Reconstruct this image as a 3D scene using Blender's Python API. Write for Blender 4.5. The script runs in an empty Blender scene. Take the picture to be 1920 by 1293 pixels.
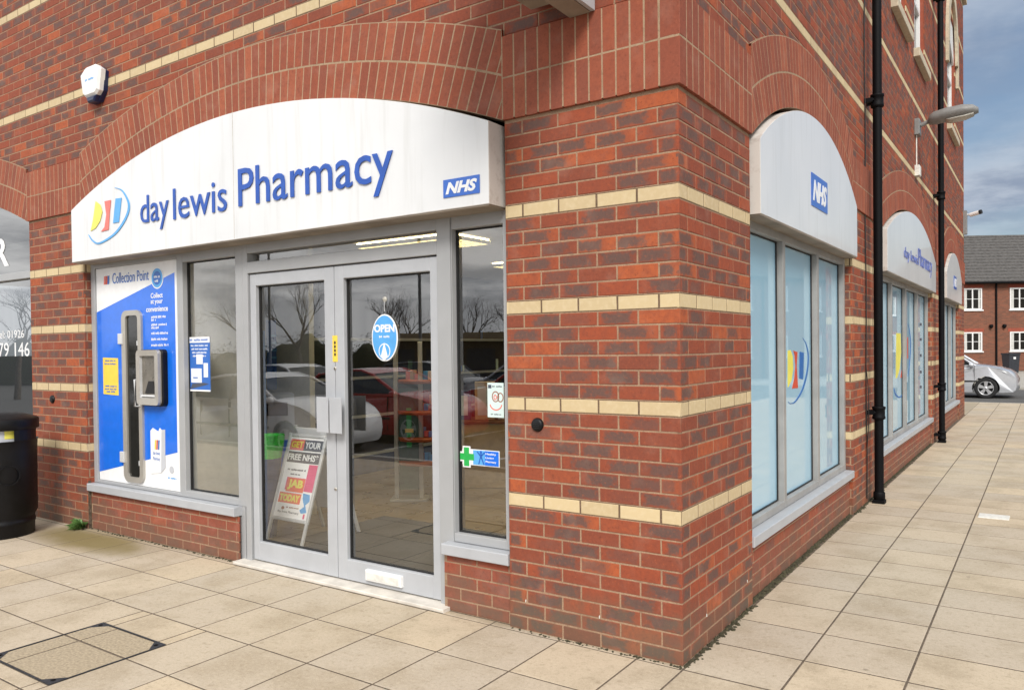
import bpy, math, random
from math import pi, sin, cos, sqrt, radians, atan2
from mathutils import Vector, Matrix
random.seed(11)
scene = bpy.context.scene
COL = scene.collection
# ---------------------------------------------------------------- camera model
CAMP = Vector((1.44641761, -3.54383902, 1.53993288))
CA = Vector((-0.56428111, 0.82546787, -0.0137702)); CR = Vector((0.82558085, 0.56416578, -0.01154282)); CU = CR.cross(CA)
FL = 1464.918; PY = 673.44
def ray(px, py): return CA + CR*((px-960)/FL) - CU*((py-PY)/FL)
def FP(px, py, Y=0.0):      # point on the front facade plane Y
    d = ray(px, py); t = (Y-CAMP.y)/d.y; q = CAMP+d*t; return (q.x, q.z)
def SP(px, py, X=0.0):      # point on the side facade plane X
    d = ray(px, py); t = (X-CAMP.x)/d.x; q = CAMP+d*t; return (q.y, q.z)
def GP(px, py, Z=0.0):
    d = ray(px, py); t = (Z-CAMP.z)/d.z; q = CAMP+d*t; return (q.x, q.y)
# ---------------------------------------------------------------- materials
class NM:
    def __init__(s, name):
        s.m = bpy.data.materials.new(name); s.m.use_nodes = True
        s.t = s.m.node_tree; s.n = s.t.nodes; s.l = s.t.links
        s.b = s.n['Principled BSDF']; s.out = s.n['Material Output']
    def node(s, typ, **kw):
        nd = s.n.new(typ)
        for k, v in kw.items():
            if k.startswith('_'): setattr(nd, k[1:], v)
            else:
                k2 = k.replace('__', ' ')
                s.set(nd.inputs[int(k2[1:]) if k2[0] == 'i' and k2[1:].isdigit() else k2], v)
        return nd
    def set(s, inp, v):
        if isinstance(v, bpy.types.NodeSocket): s.l.new(v, inp)
        elif isinstance(v, (tuple, list)) and len(v) == 3 and inp.type == 'RGBA': inp.default_value = (*v, 1)
        else: inp.default_value = v
    def math(s, op, a, b=0.0, c=0.0, clamp=False):
        nd = s.n.new('ShaderNodeMath'); nd.operation = op; nd.use_clamp = clamp
        s.set(nd.inputs[0], a); s.set(nd.inputs[1], b); s.set(nd.inputs[2], c); return nd.outputs[0]
    def mix(s, f, a, b, mode='MIX'):
        nd = s.n.new('ShaderNodeMix'); nd.data_type = 'RGBA'; nd.blend_type = mode
        s.set(nd.inputs[0], f); s.set(nd.inputs[6], a); s.set(nd.inputs[7], b); return nd.outputs[2]
    def noise(s, scale, detail=3, vec=None, rough=.55, dim='3D'):
        nd = s.n.new('ShaderNodeTexNoise'); nd.inputs['Scale'].default_value = scale
        nd.inputs['Detail'].default_value = detail; nd.inputs['Roughness'].default_value = rough
        if vec is None: vec = s.obj()
        s.l.new(vec, nd.inputs['Vector']); return nd.outputs['Fac']
    def obj(s):
        if not hasattr(s, '_tc'): s._tc = s.n.new('ShaderNodeTexCoord')
        return s._tc.outputs['Object']
    def geo(s):
        g = s.n.new('ShaderNodeNewGeometry'); return g
    def smooth(s, v, a, b):
        nd = s.n.new('ShaderNodeMapRange'); nd.interpolation_type = 'SMOOTHSTEP'
        s.set(nd.inputs[0], v); nd.inputs[1].default_value = a; nd.inputs[2].default_value = b; return nd.outputs[0]
    def bump(s, h, strength=.3, dist=.002, normal=None):
        nd = s.n.new('ShaderNodeBump'); nd.inputs['Strength'].default_value = strength
        nd.inputs['Distance'].default_value = dist; s.l.new(h, nd.inputs['Height'])
        if normal: s.l.new(normal, nd.inputs['Normal'])
        s.l.new(nd.outputs[0], s.b.inputs['Normal']); return nd.outputs[0]
    def base(s, c, rough=.6, metal=0.0, spec=.5):
        s.set(s.b.inputs['Base Color'], c); s.set(s.b.inputs['Roughness'], rough)
        s.b.inputs['Metallic'].default_value = metal; s.b.inputs['Specular IOR Level'].default_value = spec
        return s
M = {}
def simple(name, c, rough=.6, metal=0, spec=.5, var=.12, scale=14, bump=0, coat=0, bscale=120):
    k = NM(name)
    n = k.noise(scale, 4)
    lo = tuple(x*(1-var) for x in c); hi = tuple(min(1, x*(1+var)) for x in c)
    col = k.mix(k.smooth(n, .3, .7), lo, hi)
    k.base(col, rough, metal, spec)
    if var > .05: k.set(k.b.inputs['Roughness'], k.math('MULTIPLY_ADD', k.noise(scale*2.7, 3), .25, rough-.12))
    if bump: k.bump(k.noise(bscale, 3), bump, .001)
    if coat: k.b.inputs['Coat Weight'].default_value = coat; k.b.inputs['Coat Roughness'].default_value = .04
    M[name] = k.m; return k
def brickmat(name, reds, dark, smudge):
    k = NM(name)
    at = k.n.new('ShaderNodeAttribute'); at.attribute_name = 'brick'
    sp = k.n.new('ShaderNodeSeparateColor'); k.l.new(at.outputs['Color'], sp.inputs[0])
    r, g, b = sp.outputs
    uv = k.n.new('ShaderNodeUVMap'); uv.uv_map = 'UVMap'
    su = k.n.new('ShaderNodeSeparateXYZ'); k.l.new(uv.outputs[0], su.inputs[0])
    o = k.obj()
    n1 = k.noise(26, 5, o, .65); n2 = k.noise(95, 5, o, .75); n3 = k.noise(7, 3, o); n5 = k.noise(55, 4, o, .7)
    base = k.mix(g, reds[0], reds[1])
    base = k.mix(k.smooth(b, .75, .95), base, reds[2])
    base = k.mix(k.math('MULTIPLY', k.smooth(n1, .35, .75), .6), base, reds[3])
    du = k.math('ABSOLUTE', k.math('ADD', su.outputs[0], k.math('MULTIPLY_ADD', b, .8, -.4)))
    dv = k.math('ABSOLUTE', su.outputs[1])
    d = k.math('MAXIMUM', du, k.math('MULTIPLY', dv, .95))
    d = k.math('ADD', d, k.math('MULTIPLY_ADD', n1, 1.9, -.95))
    mask = k.math('SUBTRACT', 1.0, k.smooth(d, .45, 1.0))
    mask = k.math('MULTIPLY', mask, k.smooth(r, .28, .58))
    mask = k.math('MULTIPLY', mask, smudge)
    dk = k.mix(n2, dark[0], dark[1])
    c = k.mix(mask, base, dk)
    c = k.mix(k.math('MULTIPLY', k.smooth(n5, .54, .70), .45), c, reds[2])
    c = k.mix(k.math('MULTIPLY', k.math('SUBTRACT', 1.0, k.smooth(n5, .30, .46)), .5), c, tuple(x*.5 for x in reds[1]))
    c = k.mix(k.math('MULTIPLY', k.smooth(n2, .52, .75), .35), c, tuple(x*.45 for x in reds[0]))
    c = k.mix(k.math('MULTIPLY', k.smooth(n3, .5, .8), .12), c, (.5, .38, .3))
    # pale lime / dirt splash and moss low down on the wall
    gz = k.n.new('ShaderNodeSeparateXYZ'); k.l.new(k.geo().outputs['Position'], gz.inputs[0])
    low = k.math('SUBTRACT', 1.0, k.smooth(k.math('ADD', gz.outputs[2], k.math('MULTIPLY_ADD', n3, .7, -.35)), .02, .34))
    c = k.mix(k.math('MULTIPLY', low, .5), c, (.13, .11, .075))
    k.base(c, .82, 0, .3)
    k.set(k.b.inputs['Roughness'], k.math('MULTIPLY_ADD', n2, .3, .62))
    k.bump(k.math('ADD', k.math('MULTIPLY', n2, .8), k.noise(420, 2, o)), .55, .0016)
    M[name] = k.m
brickmat('brick_multi', [(.325,.072,.031),(.215,.059,.034),(.41,.10,.036),(.20,.056,.034)], [(.078,.056,.052),(.155,.088,.070)], .92)
brickmat('brick_soldier', [(.33,.088,.044),(.255,.070,.040),(.38,.11,.055),(.21,.060,.036)], [(.12,.06,.05),(.2,.09,.07)], .15)
def buff():
    k = NM('brick_buff')
    at = k.n.new('ShaderNodeAttribute'); at.attribute_name = 'brick'
    sp = k.n.new('ShaderNodeSeparateColor'); k.l.new(at.outputs['Color'], sp.inputs[0])
    n1 = k.noise(30, 4); n2 = k.noise(190, 3)
    c = k.mix(sp.outputs[1], (.60,.475,.28), (.52,.405,.24))
    c = k.mix(k.math('MULTIPLY', k.smooth(n1, .4, .75), .4), c, (.66,.55,.37))
    c = k.mix(k.math('MULTIPLY', k.smooth(n2, .6, .8), .35), c, (.35,.24,.12))
    k.base(c, .8, 0, .3); k.bump(n2, .4, .0012); M['brick_buff'] = k.m
buff()
def mortar(name, lo, hi):
    k = NM(name); n = k.noise(240, 4); n1 = k.noise(5, 4)
    c = k.mix(k.smooth(n, .3, .7), lo, hi)
    c = k.mix(k.math('MULTIPLY', k.smooth(n1, .45, .7), .4), c, tuple(x*.7 for x in lo))
    c = k.mix(k.math('MULTIPLY', k.smooth(k.noise(38, 4), .5, .7), .45), c, tuple(x*.55 for x in lo))
    k.base(c, .95, 0, .2); k.bump(n, .8, .002); M[name] = k.m
mortar('mortar', (.29,.185,.12), (.41,.28,.185)); mortar('mortar_light', (.32,.215,.135), (.45,.32,.215)); mortar('mortar_dark', (.13,.085,.055), (.22,.15,.10))
def slab():
    k = NM('paving_slab')
    at = k.n.new('ShaderNodeAttribute'); at.attribute_name = 'brick'
    sp = k.n.new('ShaderNodeSeparateColor'); k.l.new(at.outputs['Color'], sp.inputs[0])
    n1 = k.noise(2.2, 5, None, .6); n2 = k.noise(170, 3, None, .7); n3 = k.noise(18, 5, None, .65); n4 = k.noise(.9, 3); n6 = k.noise(48, 5, None, .75)
    c = k.mix(sp.outputs[0], (.56,.46,.325), (.47,.40,.31))
    c = k.mix(k.math('MULTIPLY', sp.outputs[1], .6), c, (.44,.385,.315))
    c = k.mix(k.math('MULTIPLY', k.smooth(n1, .42, .66), .6), c, (.34,.275,.19))
    c = k.mix(k.math('MULTIPLY', k.smooth(n2, .5, .75), .5), c, (.60,.51,.38))
    c = k.mix(k.math('MULTIPLY', k.math('SUBTRACT', 1.0, k.smooth(n2, .3, .45)), .55), c, (.20,.155,.10))
    c = k.mix(k.math('MULTIPLY', k.smooth(n3, .54, .72), .4), c, (.25,.20,.13))
    c = k.mix(k.math('MULTIPLY', k.smooth(n6, .52, .68), .40), c, (.62,.53,.39))
    c = k.mix(k.math('MULTIPLY', k.math('SUBTRACT', 1.0, k.smooth(n6, .32, .47)), .45), c, (.27,.21,.135))
    vo = k.n.new('ShaderNodeTexVoronoi'); vo.inputs['Scale'].default_value = 2.6; k.l.new(k.obj(), vo.inputs['Vector'])
    spot = k.math('SUBTRACT', 1.0, k.smooth(vo.outputs['Distance'], .022, .05))
    vc = k.n.new('ShaderNodeSeparateColor'); k.l.new(vo.outputs['Color'], vc.inputs[0])
    c = k.mix(k.math('MULTIPLY', k.math('MULTIPLY', spot, k.smooth(vc.outputs[0], .55, .6)), .5), c, k.mix(k.smooth(vc.outputs[1], .4, .6), (.14,.11,.08), (.66,.62,.54)))
    sx = k.n.new('ShaderNodeSeparateXYZ'); k.l.new(k.geo().outputs['Position'], sx.inputs[0])
    # green algae stain left by drips beside the bin, and damp edge along the walls
    dx = k.math('MULTIPLY', k.math('ADD', sx.outputs[0], 5.1), .9); dy = k.math('MULTIPLY', k.math('ADD', sx.outputs[1], .22), 2.9)
    r = k.math('SQRT', k.math('ADD', k.math('MULTIPLY', dx, dx), k.math('MULTIPLY', dy, dy)))
    st = k.math('SUBTRACT', 1.0, k.smooth(k.math('ADD', r, k.math('MULTIPLY_ADD', n1, .8, -.4)), .35, .95))
    c = k.mix(k.math('MULTIPLY', st, .88), c, (.20,.155,.055))
    wl = k.math('SUBTRACT', 1.0, k.smooth(k.math('ADD', k.math('MAXIMUM', k.math('MULTIPLY', sx.outputs[1], -1.0), sx.outputs[0]), k.math('MULTIPLY_ADD', n3, .14, -.07)), -.02, .035))
    c = k.mix(k.math('MULTIPLY', wl, .35), c, (.22,.18,.11))
    k.base(c, .9, 0, .3); k.bump(k.math('ADD', n2, k.math('MULTIPLY', n3, .6)), .5, .0016); M['paving_slab'] = k.m
slab()
simple('joint_dirt', (.115,.088,.062), .95, var=.4, scale=60, bump=.5)
simple('asphalt', (.085,.083,.08), .9, var=.25, scale=90, bump=.6, bscale=200)
simple('concrete', (.36,.34,.30), .9, var=.2, scale=20, bump=.4)
simple('alu_grey', (.35,.358,.368), .42, 0, .5, var=.035, scale=5)
simple('alu_side', (.30,.295,.285), .45, 0, .5, var=.1, scale=5)
simple('alu_pale', (.41,.425,.45), .4, 0, .5, var=.04, scale=6)
simple('gasket', (.012,.012,.013), .6)
def signwhite():
    k = NM('sign_white'); n = k.noise(1.1, 5); n2 = k.n.new('ShaderNodeTexNoise')
    mp = k.n.new('ShaderNodeMapping'); mp.inputs['Scale'].default_value = (9, 9, .7); k.l.new(k.obj(), mp.inputs[0])
    k.l.new(mp.outputs[0], n2.inputs['Vector']); n2.inputs['Scale'].default_value = 2.2; n2.inputs['Detail'].default_value = 6
    c = k.mix(k.smooth(n, .35, .7), (.73,.74,.75), (.67,.685,.70))
    c = k.mix(k.math('MULTIPLY', k.smooth(n2.outputs[0], .50, .72), .28), c, (.50,.50,.48))
    k.base(c, .3, 0, .5); k.b.inputs['Coat Weight'].default_value = .4; k.b.inputs['Coat Roughness'].default_value = .05
    M['sign_white'] = k.m
signwhite()
def dirtywhite():
    k = NM('sign_return'); n = k.noise(9, 6, None, .7)
    c = k.mix(k.smooth(n, .48, .66), (.56,.53,.49), (.45,.41,.37))
    c = k.mix(k.smooth(n, .68, .72), c, (.14,.12,.10))
    k.base(c, .6); M['sign_return'] = k.m
dirtywhite()
simple('soffit', (.27,.225,.18), .7, var=.2, scale=4)
simple('blue_letter', (.012,.080,.40), .45, coat=.1, var=.1)
simple('blue_letter_pale', (.12,.16,.42), .4, var=.1)
simple('nhs_blue', (.02,.12,.52), .35, coat=.4, var=.04)
simple('white_vinyl', (.80,.81,.82), .4, var=.03)
simple('yellow', (.78,.72,.12), .4, var=.04)
simple('amber', (.85,.60,.07), .4, var=.04)
simple('coral', (.72,.17,.14), .4, var=.04)
simple('logo_red', (.60,.07,.03), .4, var=.04)
simple('logo_sky', (.10,.38,.75), .4, var=.04)
simple('logo_blue', (.015,.13,.42), .4, var=.04)
simple('panel_blue', (.006,.15,.74), .32, var=.05, coat=.5)
simple('poster_blue', (.03,.14,.50), .4, var=.05)
simple('open_blue', (.09,.36,.75), .4, var=.06)
simple('pink', (.72,.08,.22), .4, var=.05)
simple('orange_red', (.78,.14,.07), .4, var=.05)
simple('slate', (.07,.08,.11), .45, var=.05)
simple('steel', (.47,.445,.40), .35, metal=.4, var=.05, scale=8)
simple('steel_shaded', (.22,.20,.17), .3, metal=.5, var=.25, scale=6)  # darker copy of the steel: shade of the hatch recess put into colour
simple('steel_light', (.60,.61,.62), .4, metal=.15, var=.08)
simple('black_plastic', (.004,.004,.005), .45, var=.3, spec=.28, bump=.1)
simple('black_iron', (.003,.003,.004), .6, var=.0, spec=.15)
simple('dark_glass', (.02,.02,.018), .08, var=.1)
simple('upvc', (.78,.78,.77), .35, var=.03)
simple('stone_sill', (.52,.45,.33), .8, var=.12, bump=.3)
simple('lamp_grey', (.21,.21,.205), .5, var=.08)
simple('cover_white', (.68,.67,.62), .6, var=.12, scale=30)
simple('threshold', (.62,.58,.52), .6, var=.14, scale=9, bump=.2)
simple('floor_tile', (.20,.14,.065), .3, var=.12, scale=2)
simple('mat_grey', (.03,.032,.034), .9, var=.2, scale=160, bump=.4)
simple('plaster', (.55,.53,.47), .85, var=.05)
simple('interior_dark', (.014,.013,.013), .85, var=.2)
simple('shelf_dark', (.035,.035,.045), .6, var=.2)
simple('card', (.42,.30,.17), .8, var=.1)
simple('acrylic', (.40,.385,.34), .3, var=.05)
simple('orange_shelf', (.45,.10,.025), .5, var=.08)
simple('green', (.02,.42,.08), .45, var=.1)
simple('bright_green', (.04,.50,.05), .5, var=.2, scale=40)
simple('dark_green', (.045,.10,.06), .5, var=.2)
simple('navy', (.02,.04,.12), .45, var=.2)
simple('roof_tile', (.085,.080,.076), .85, var=.3, scale=8, bump=.3)
simple('curtain', (.55,.55,.52), .8, var=.1)
simple('tyre', (.015,.015,.016), .85, var=.2)
simple('rim', (.62,.63,.65), .3, metal=.6, var=.05)
simple('car_silver', (.60,.62,.66), .28, metal=.35, var=.04, coat=1)
simple('car_white', (.78,.79,.80), .28, var=.03, coat=1)
simple('car_red', (.46,.012,.02), .28, var=.06, coat=1)
simple('car_dark', (.03,.04,.07), .28, var=.06, coat=1)
simple('car_glass', (.018,.024,.026), .06, spec=.9, var=.05)
simple('headlight', (.7,.72,.74), .12, var=.05, coat=1)
simple('bark', (.085,.065,.048), .95, var=.3, scale=12, bump=.6)
simple('leaf', (.10,.20,.05), .6, var=.4, scale=40)
simple('hedge', (.055,.06,.03), .9, var=.5, scale=30)
simple('timber', (.12,.075,.04), .85, var=.3, scale=8)
simple('bin_grey', (.03,.035,.045), .55, var=.15)
simple('alarm_navy', (.012,.02,.07), .35, var=.05)
simple('pale_grey_print', (.50,.52,.56), .5, var=.03)
simple('paper_white', (.93,.93,.93), .5, var=.01)
simple('mint', (.62,.76,.74), .5, var=.03)
simple('brown_print', (.30,.10,.05), .5, var=.03)
simple('cable_black', (.01,.01,.01), .6)
simple('moss', (.045,.04,.02), .95, var=.5, scale=60, bump=.8, bscale=90)
def film():
    k = NM('frosted_film'); n = k.noise(.8, 3)
    c = k.mix(n, (.34,.60,.77), (.40,.65,.81))
    k.base(c, .5, 0, .5); k.b.inputs['Coat Weight'].default_value = 1; k.b.inputs['Coat Roughness'].default_value = .0
    k.b.inputs['Coat IOR'].default_value = 2.5; M['frosted_film'] = k.m
film()
def glass(name, ior, tint):
    k = NM(name); k.n.remove(k.b)
    tr = k.node('ShaderNodeBsdfTransparent', Color=tint); gl = k.node('ShaderNodeBsdfGlossy', Roughness=0.0)
    nz = k.noise(1.3, 2); bp = k.n.new('ShaderNodeBump'); bp.inputs['Strength'].default_value = .04; bp.inputs['Distance'].default_value = .0012
    k.l.new(nz, bp.inputs['Height']); k.l.new(bp.outputs[0], gl.inputs['Normal'])
    lw = k.n.new('ShaderNodeLayerWeight'); lw.inputs['Blend'].default_value = .5; r0 = ((ior-1)/(ior+1))**2
    f5 = k.math('MULTIPLY_ADD', k.math('POWER', lw.outputs['Facing'], 4.0), 1-r0, r0, True); mx = k.n.new('ShaderNodeMixShader')
    k.l.new(f5, mx.inputs[0]); k.l.new(tr.outputs[0], mx.inputs[1]); k.l.new(gl.outputs[0], mx.inputs[2])
    k.l.new(mx.outputs[0], k.out.inputs[0]); M[name] = k.m
glass('glass', 2.9, (.99,1,.995)); glass('glass_dark', 3.3, (.30,.32,.33))
def emis(name, c, s):
    k = NM(name); k.base(c, .5); k.b.inputs['Emission Color'].default_value = (*c, 1); k.b.inputs['Emission Strength'].default_value = s; M[name] = k.m
emis('lamp_on', (1, .86, .52), 6.5)
simple('louvre', (.55,.52,.40), .4, metal=.5)
# ---------------------------------------------------------------- mesh building
class Fr:       # a plane frame: u along, v up, n out of the wall
    def __init__(s, o, U, V=(0,0,1), N=None):
        s.o = Vector(o); s.U = Vector(U).normalized(); s.V = Vector(V).normalized()
        s.N = Vector(N) if N else s.U.cross(s.V)
    def __call__(s, u, v, n=0.0): return s.o + s.U*u + s.V*v + s.N*n
def FRONT(Y=0.0): return Fr((0, Y, 0), (1, 0, 0))
def SIDE(X=0.0): return Fr((X, 0, 0), (0, 1, 0))
WORLD = Fr((0,0,0), (1,0,0), (0,1,0))      # u=x v=y n=z
class MB:
    def __init__(s): s.v = []; s.f = []; s.m = []; s.mats = []; s.sm = []; s.uv = None; s.att = None
    def mi(s, mat):
        if mat not in s.mats: s.mats.append(mat)
        return s.mats.index(mat)
    def add(s, vs, fs, mat, smooth=False):
        b = len(s.v); s.v += [tuple(p) for p in vs]; k = s.mi(mat)
        for f in fs: s.f.append([i+b for i in f]); s.m.append(k); s.sm.append(smooth)
    def box(s, F, u0, u1, v0, v1, n0, n1, mat, bev=0.0):
        if bev <= 0:
            vs = [F(u, v, n) for n in (n0, n1) for u, v in ((u0,v0),(u1,v0),(u1,v1),(u0,v1))]
            s.add(vs, [(3,2,1,0),(4,5,6,7),(0,1,5,4),(1,2,6,5),(2,3,7,6),(3,0,4,7)], mat)
        else:
            s.prism(F, [(u0,v0),(u1,v0),(u1,v1),(u0,v1)], n0, n1, mat, bev)
    def prism(s, F, pts, n0, n1, mat, bev=0.0, smooth=False, capmat=None):
        n = len(pts)
        A = sum(pts[i][0]*pts[(i+1)%n][1]-pts[(i+1)%n][0]*pts[i][1] for i in range(n))
        if A < 0: pts = pts[::-1]
        loops = [(pts, n0)]
        if bev > 0: loops += [(pts, n1-bev), (inset(pts, bev), n1)]
        else: loops += [(pts, n1)]
        vs = [F(u, v, h) for P, h in loops for u, v in P]
        fs = [tuple(range(n-1, -1, -1))]
        for j in range(len(loops)-1):
            for i in range(n):
                k = (i+1) % n; fs.append((j*n+i, j*n+k, (j+1)*n+k, (j+1)*n+i))
        L = (len(loops)-1)*n
        s.add(vs, fs, mat, smooth); s.add([vs[L+i] for i in range(n)], [tuple(range(n))], capmat or mat)
    def flat(s, F, pts, n, mat):
        A = sum(pts[i][0]*pts[(i+1)%len(pts)][1]-pts[(i+1)%len(pts)][0]*pts[i][1] for i in range(len(pts)))
        if A < 0: pts = pts[::-1]
        s.add([F(u, v, n) for u, v in pts], [tuple(range(len(pts)))], mat)
    def plate(s, F, pts, n, mat, t=.0015): s.prism(F, pts, n, n+t, mat)
    def rect(s, F, u0, v0, u1, v1, n, mat, t=.0015): s.box(F, min(u0,u1), max(u0,u1), min(v0,v1), max(v0,v1), n, n+t, mat)
    def tube(s, path, rad, mat, seg=10, smooth=True, cap=True):
        P = [Vector(p) for p in path]; R = rad if isinstance(rad, (list, tuple)) else [rad]*len(P)
        vs = []; ref = None
        for i, p in enumerate(P):
            d = (P[min(i+1, len(P)-1)]-P[max(i-1, 0)]).normalized()
            if ref is None: ref = Vector((0,0,1)) if abs(d.z) < .9 else Vector((1,0,0))
            a = d.cross(ref).normalized(); b = d.cross(a).normalized(); ref = a.cross(d) if False else ref
            for j in range(seg):
                t = 2*pi*j/seg; vs.append(p + a*(cos(t)*R[i]) + b*(sin(t)*R[i]))
        fs = []
        for i in range(len(P)-1):
            for j in range(seg):
                k = (j+1) % seg; fs.append((i*seg+j, (i+1)*seg+j, (i+1)*seg+k, i*seg+k))
        s.add(vs, fs, mat, smooth)
        if cap:
            s.add(vs[:seg], [tuple(range(seg))], mat); s.add(vs[-seg:], [tuple(range(seg-1,-1,-1))], mat)
    def lathe(s, c, prof, mat, seg=32, smooth=True, axis=None):
        A = axis or Fr(c, (1,0,0), (0,1,0))
        vs = [A(r*cos(2*pi*j/seg), r*sin(2*pi*j/seg), z) for r, z in prof for j in range(seg)]
        fs = [(i*seg+j, i*seg+(j+1)%seg, (i+1)*seg+(j+1)%seg, (i+1)*seg+j) for i in range(len(prof)-1) for j in range(seg)]
        s.add(vs, fs, mat, smooth)
def inset(pts, d):
    n = len(pts); out = []
    for i in range(n):
        p0 = Vector(pts[i-1]); p1 = Vector(pts[i]); p2 = Vector(pts[(i+1) % n])
        a = (p1-p0); b = (p2-p1)
        if a.length < 1e-9 or b.length < 1e-9: out.append(tuple(p1)); continue
        a.normalize(); b.normalize()
        na = Vector((-a.y, a.x)); nb = Vector((-b.y, b.x)); m = na+nb
        L = m.length
        if L < .3: out.append(tuple(p1+na*d)); continue
        m /= L; out.append(tuple(p1 + m*min(d/max(m.dot(na), .3), 3*d)))
    return out
def link(name, mb, parent=None, loc=None, smooth_angle=False):
    me = bpy.data.meshes.new(name); me.from_pydata(mb.v, [], mb.f)
    for k in mb.mats: me.materials.append(M[k])
    me.polygons.foreach_set('material_index', mb.m); me.polygons.foreach_set('use_smooth', mb.sm)
    if mb.uv:
        ul = me.uv_layers.new(name='UVMap'); flat = [c for uv in mb.uv for c in uv]; ul.data.foreach_set('uv', flat)
    if mb.att:
        a = me.attributes.new('brick', 'FLOAT_COLOR', 'FACE'); a.data.foreach_set('color', [c for t in mb.att for c in t])
    me.update()
    o = bpy.data.objects.new(name, me); COL.objects.link(o)
    if parent is not None:
        o.parent = parent
        root = parent
        off = Vector((0,0,0))
        if not parent.get('_local'):
            # geometry is given in world coordinates: undo the parents' offsets
            p = parent
            while p is not None: off -= p.location; p = p.parent
            o.location = off if loc is None else loc
    elif loc is not None: o.location = loc
    return o
def tag(o, label=None, cat=None, group=None, kind=None):
    for k, v in (('label', label), ('category', cat), ('group', group), ('kind', kind)):
        if v: o[k] = v
    return o
LOCAL = set()
def thing(name, label, cat, loc=(0,0,0), rz=0, group=None, local=False):
    o = bpy.data.objects.new(name, None); COL.objects.link(o); o.location = loc; o.rotation_euler = (0, 0, rz)
    o.empty_display_size = .1
    tag(o, label, cat, group)
    if local: LOCAL.add(o.name)
    return o
def part(name, mb, parent, local=False, label=None):
    o = link(name, mb, None); o.parent = parent
    if not local:
        off = Vector((0,0,0)); p = parent
        while p is not None: off -= p.location; p = p.parent
        o.location = off
    if label: o['label'] = label
    return o
def copy_tree(o, parent=None):
    c = o.copy(); COL.objects.link(c)
    if parent is not None: c.parent = parent
    for ch in [x for x in KIDS(o)]: copy_tree(ch, c)
    return c
def KIDS(o): return [x for x in bpy.data.objects if x.parent == o]
def ell(cx, cy, rx, ry, n=28, a0=0, a1=2*pi):
    return [(cx+rx*cos(a0+(a1-a0)*i/n), cy+ry*sin(a0+(a1-a0)*i/n)) for i in range(n if a1-a0 > 6.28 else n+1)]
def rrect(u0, u1, v0, v1, r, n=5):
    P = []
    for cx, cy, a in ((u1-r, v0+r, -pi/2), (u1-r, v1-r, 0), (u0+r, v1-r, pi/2), (u0+r, v0+r, pi)):
        P += [(cx+r*cos(a+pi/2*i/n), cy+r*sin(a+pi/2*i/n)) for i in range(n+1)]
    return P
def text(mb, F, s, u0, u1, v0, v1, n, mat, ext=.001, bold=0.0, shear=0.0, sidemat=None):
    """lettering fitted to the rectangle u0..u1, v0..v1 of a plane"""
    cu = bpy.data.curves.new('t', 'FONT'); cu.body = s; cu.extrude = .5; cu.offset = bold; cu.shear = shear; cu.resolution_u = 3
    ob = bpy.data.objects.new('t', cu); COL.objects.link(ob)
    dg = bpy.context.evaluated_depsgraph_get(); me = ob.evaluated_get(dg).to_mesh()
    V = [v.co.copy() for v in me.vertices]; Fs = [tuple(p.vertices) for p in me.polygons]
    ob.evaluated_get(dg).to_mesh_clear(); bpy.data.objects.remove(ob); bpy.data.curves.remove(cu)
    if not V: return
    x0 = min(v.x for v in V); x1 = max(v.x for v in V); y0 = min(v.y for v in V); y1 = max(v.y for v in V)
    W = [F(u0+(v.x-x0)/(x1-x0)*(u1-u0), v0+(v.y-y0)/(y1-y0)*(v1-v0), n+(v.z+.5)*ext) for v in V]
    mb.add(W, Fs, mat)
# ---------------------------------------------------------------- bricks
RB = random.Random(5)
class BK(MB):
    def __init__(s): super().__init__(); s.uv = []; s.att = []
    def raw(s, vs, faces, uvs, mat, a):
        b = len(s.v); s.v += [tuple(p) for p in vs]; k = s.mi(mat)
        for f in faces:
            s.f.append([i+b for i in f]); s.m.append(k); s.sm.append(False); s.att.append(a)
            for i in f: s.uv.append(uvs[i])
    def brick(s, F, P, mat, rnd=None, nf=0.0, dep=.014, bev=.0024, R=RB):
        a = rnd or (R.random(), R.random(), R.random(), 1)
        n = len(P)
        A = sum(P[i][0]*P[(i+1)%n][1]-P[(i+1)%n][0]*P[i][1] for i in range(n))
        if abs(A) < .0006: return
        if A < 0: P = P[::-1]
        us = [p[0] for p in P]; vs_ = [p[1] for p in P]
        cu, cv = (min(us)+max(us))/2, (min(vs_)+max(vs_))/2; hu, hv = max((max(us)-min(us))/2, .001), max((max(vs_)-min(vs_))/2, .001)
        I = inset(P, bev); tz = R.uniform(-.0008, .0008) if nf < .01 else R.uniform(-.0003, .0003)
        J = [(u+R.uniform(-.0011, .0011), v+R.uniform(-.0009, .0009)) for u, v in P]
        ring = [(I, nf+tz), (J, nf-bev+tz), (J, nf-dep)]
        vs = []; uv = []
        for Q, h in ring:
            for u, v in Q: vs.append(F(u, v, h+ (R.uniform(-.0006,.0006) if h > nf-bev else 0))); uv.append(((u-cu)/hu, (v-cv)/hv))
        fs = [tuple(range(n))]
        for j in range(2):
            for i in range(n): k = (i+1) % n; fs.append(((j+1)*n+i, (j+1)*n+k, j*n+k, j*n+i))
        s.raw(vs, fs, uv, mat, a)
    def sheet(s, F, P, n, mat):
        A = sum(P[i][0]*P[(i+1)%len(P)][1]-P[(i+1)%len(P)][0]*P[i][1] for i in range(len(P)))
        if A < 0: P = P[::-1]
        vs = [F(u, v, n) for u, v in P]; s.raw(vs, [tuple(range(len(P)))], [(0,0)]*len(P), mat, (.5,.5,.5,1))
MORT = -.0024
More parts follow.
